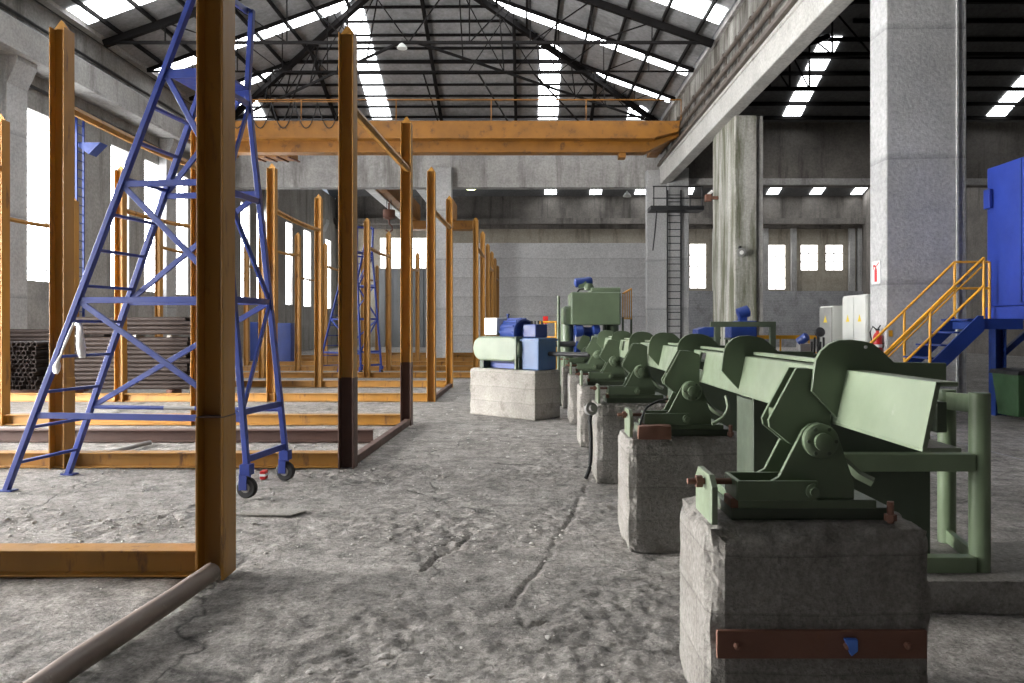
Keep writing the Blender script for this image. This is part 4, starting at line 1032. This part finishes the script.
# lamps
M_LAMP = emis('lit_lamp', (.9, 1.0, .45), 6)
def lamp(u, v, Y, r_, label, up_, mat=M_STEEL):
    p = px(u, v, Y); o = thing('pendant_lamp', label, 'lamp', p)
    MB().lathe([(r_, -r_ * .9), (r_ * .95, -r_ * .6), (r_ * .55, -r_ * .1), (r_ * .2, r_ * .2), (r_ * .18, r_ * .5)], (0, 0, 0)).build('shade', mat, o, 0, 60)
    MB().tube((0, 0, r_ * .4), (0, 0, up_), .02, 6).build('hanger', M_BLACKM, o)
lamp(402, 44, 26.5, .18, 'pale pendant lamp hanging from the roof truss above the crane', .2, M_GREYC)
lamp(627, 193, 48, .27, 'round pendant lamp in the far hall under the cross beam', 3, M_GREYC)
p = px(471, 188, 50); o = thing('pendant_lamp', 'lit yellow-green lamp in the dark far hall behind the posts', 'lamp', p)
MB().lathe([(.1, .3), (.45, .1), (.5, 0)], (0, 0, 0)).build('shade', M_GREYD, o, 0, 50); MB().lathe([(.45, -.02), (.3, -.1)], (0, 0, 0)).build('bulb', M_LAMP, o, 0, 50)
MB().tube((0, 0, .3), (0, 0, 4.5), .02, 6).build('hanger', M_BLACKM, o)
p = px(741, 252, 24.3); o = thing('wall_lamp', 'round floodlight on the front of the mossy column', 'lamp', p)
MB().lathe([(.04, .10), (.12, .05), (.15, -.06), (.14, -.08)], (0, 0, 0), (0, 1, .3), 20).build('housing', M_GREYD, o, 0, 50)
MB().lathe([(.12, -.07), (.02, -.09)], (0, 0, 0), (0, 1, .3), 20).build('glass', M_WHITE, o, 0, 50); MB().box(-.03, .03, .05, .2, -.03, .2).build('bracket', M_BLACKM, o)
p = px(708, 195, 26); o = thing('wall_bracket', 'small weathered bracket on the left edge of the mossy column', 'bracket', (XC - .01, 26.6, p.z))
MB().box(-.42, 0, -.06, .06, -.05, .06).box(-.45, -.25, -.12, .12, -.12, .12).build('bracket_body', M_RUST, o, .01)
MB().tube((-.35, 0, .12), (-.2, 0, .25), .05, 8).build('insulator', M_WHITE, o)

# blue boxes between the far posts
for (u0, u1, v0, v1, Y, lab) in ((277, 291, 323, 364, 33, 'upright blue locker between far posts at the left'), (250, 258, 322, 360, 35.5, 'narrow blue locker left of the wider blue locker')):
    a, b = px(u0, v0, Y), px(u1, v1, Y)
    root = thing('blue_locker', lab, 'locker', (a.x, Y, 0)); w_ = b.x - a.x
    MB().box(0, w_, 0, .5, .05, a.z).build('body', M_BLUE2, root, .01); MB().box(.02, w_ - .02, -.015, 0, .08, a.z - .03).build('door', M_BLUE2, root, .004); MB().box(.0, w_, .02, .48, 0, .05).build('plinth', M_BLACKM, root)

# ------------------------------------------------------------------ things lying on the floor
m = MB(); c = px(270, 512, 6.45)
m.prism3([(-.30, -.10), (.22, -.13), (.30, .02), (.27, .10), (-.1, .07)], (c.x, c.y, .004), (1, 0, 0), (0, 1, 0), (0, 0, .012))
o = tag(m.build('sheet_scrap', M_PLINTH, None), 'thin flat scrap sheet on the floor right of the near castors', 'scrap')
deb = MB(); rng = random.Random(3)
for k in range(900):
    if k < 250:
        y = 3.2 + 14 * rng.random() ** 1.6; x = (-6.5 + 7.1 * rng.random())
    elif k < 560:
        cx_, cy_ = rng.choice(((-2.9, 6.2), (-4.6, 6.3), (-3.2, 5.8), (-.35, 5.6), (-5, 9.5), (-4.6, 5.6))); x = cx_ + rng.gauss(0, .5); y = cy_ + rng.gauss(0, .28)
    else: y = 3 + 9 * rng.random(); x = -5 + 5.6 * rng.random()
    if x > .6: continue
    s = .005 + .017 * rng.random() ** 3
    vs_ = bmesh.ops.create_icosphere(deb.bm, subdivisions=1, radius=s)['verts']
    for v in vs_: v.co = Vector((v.co.x * rng.uniform(.7, 1.6), v.co.y * rng.uniform(.7, 1.5), v.co.z * rng.uniform(.3, .8))) + Vector((x, y, s * .25))
tag(deb.build('rubble', M_DEBRIS), 'scattered pale concrete chips on the dusty floor', 'rubble', None, 'stuff')

# ------------------------------------------------------------------ light, camera, view
wd = bpy.data.worlds.new('World'); bpy.context.scene.world = wd; wd.use_nodes = True
wd.node_tree.nodes['Background'].inputs[0].default_value = (.75, .85, 1, 1); wd.node_tree.nodes['Background'].inputs[1].default_value = .6
cam = bpy.data.cameras.new('Camera'); co = bpy.data.objects.new('Camera', cam); C.objects.link(co)
co.location = (0, 0, 1.6); co.rotation_euler = (R(90), 0, 0); cam.sensor_width = 36; cam.lens = 750 / 1024 * 36
cam.shift_x = -14 / 1024; cam.shift_y = -14.5 / 1024; cam.clip_end = 200; cam.clip_start = .05
bpy.context.scene.camera = co
v = bpy.context.scene.view_settings
v.view_transform = 'Standard'; v.look = 'None'; v.gamma = 1; v.exposure = -.2; v.use_curve_mapping = False
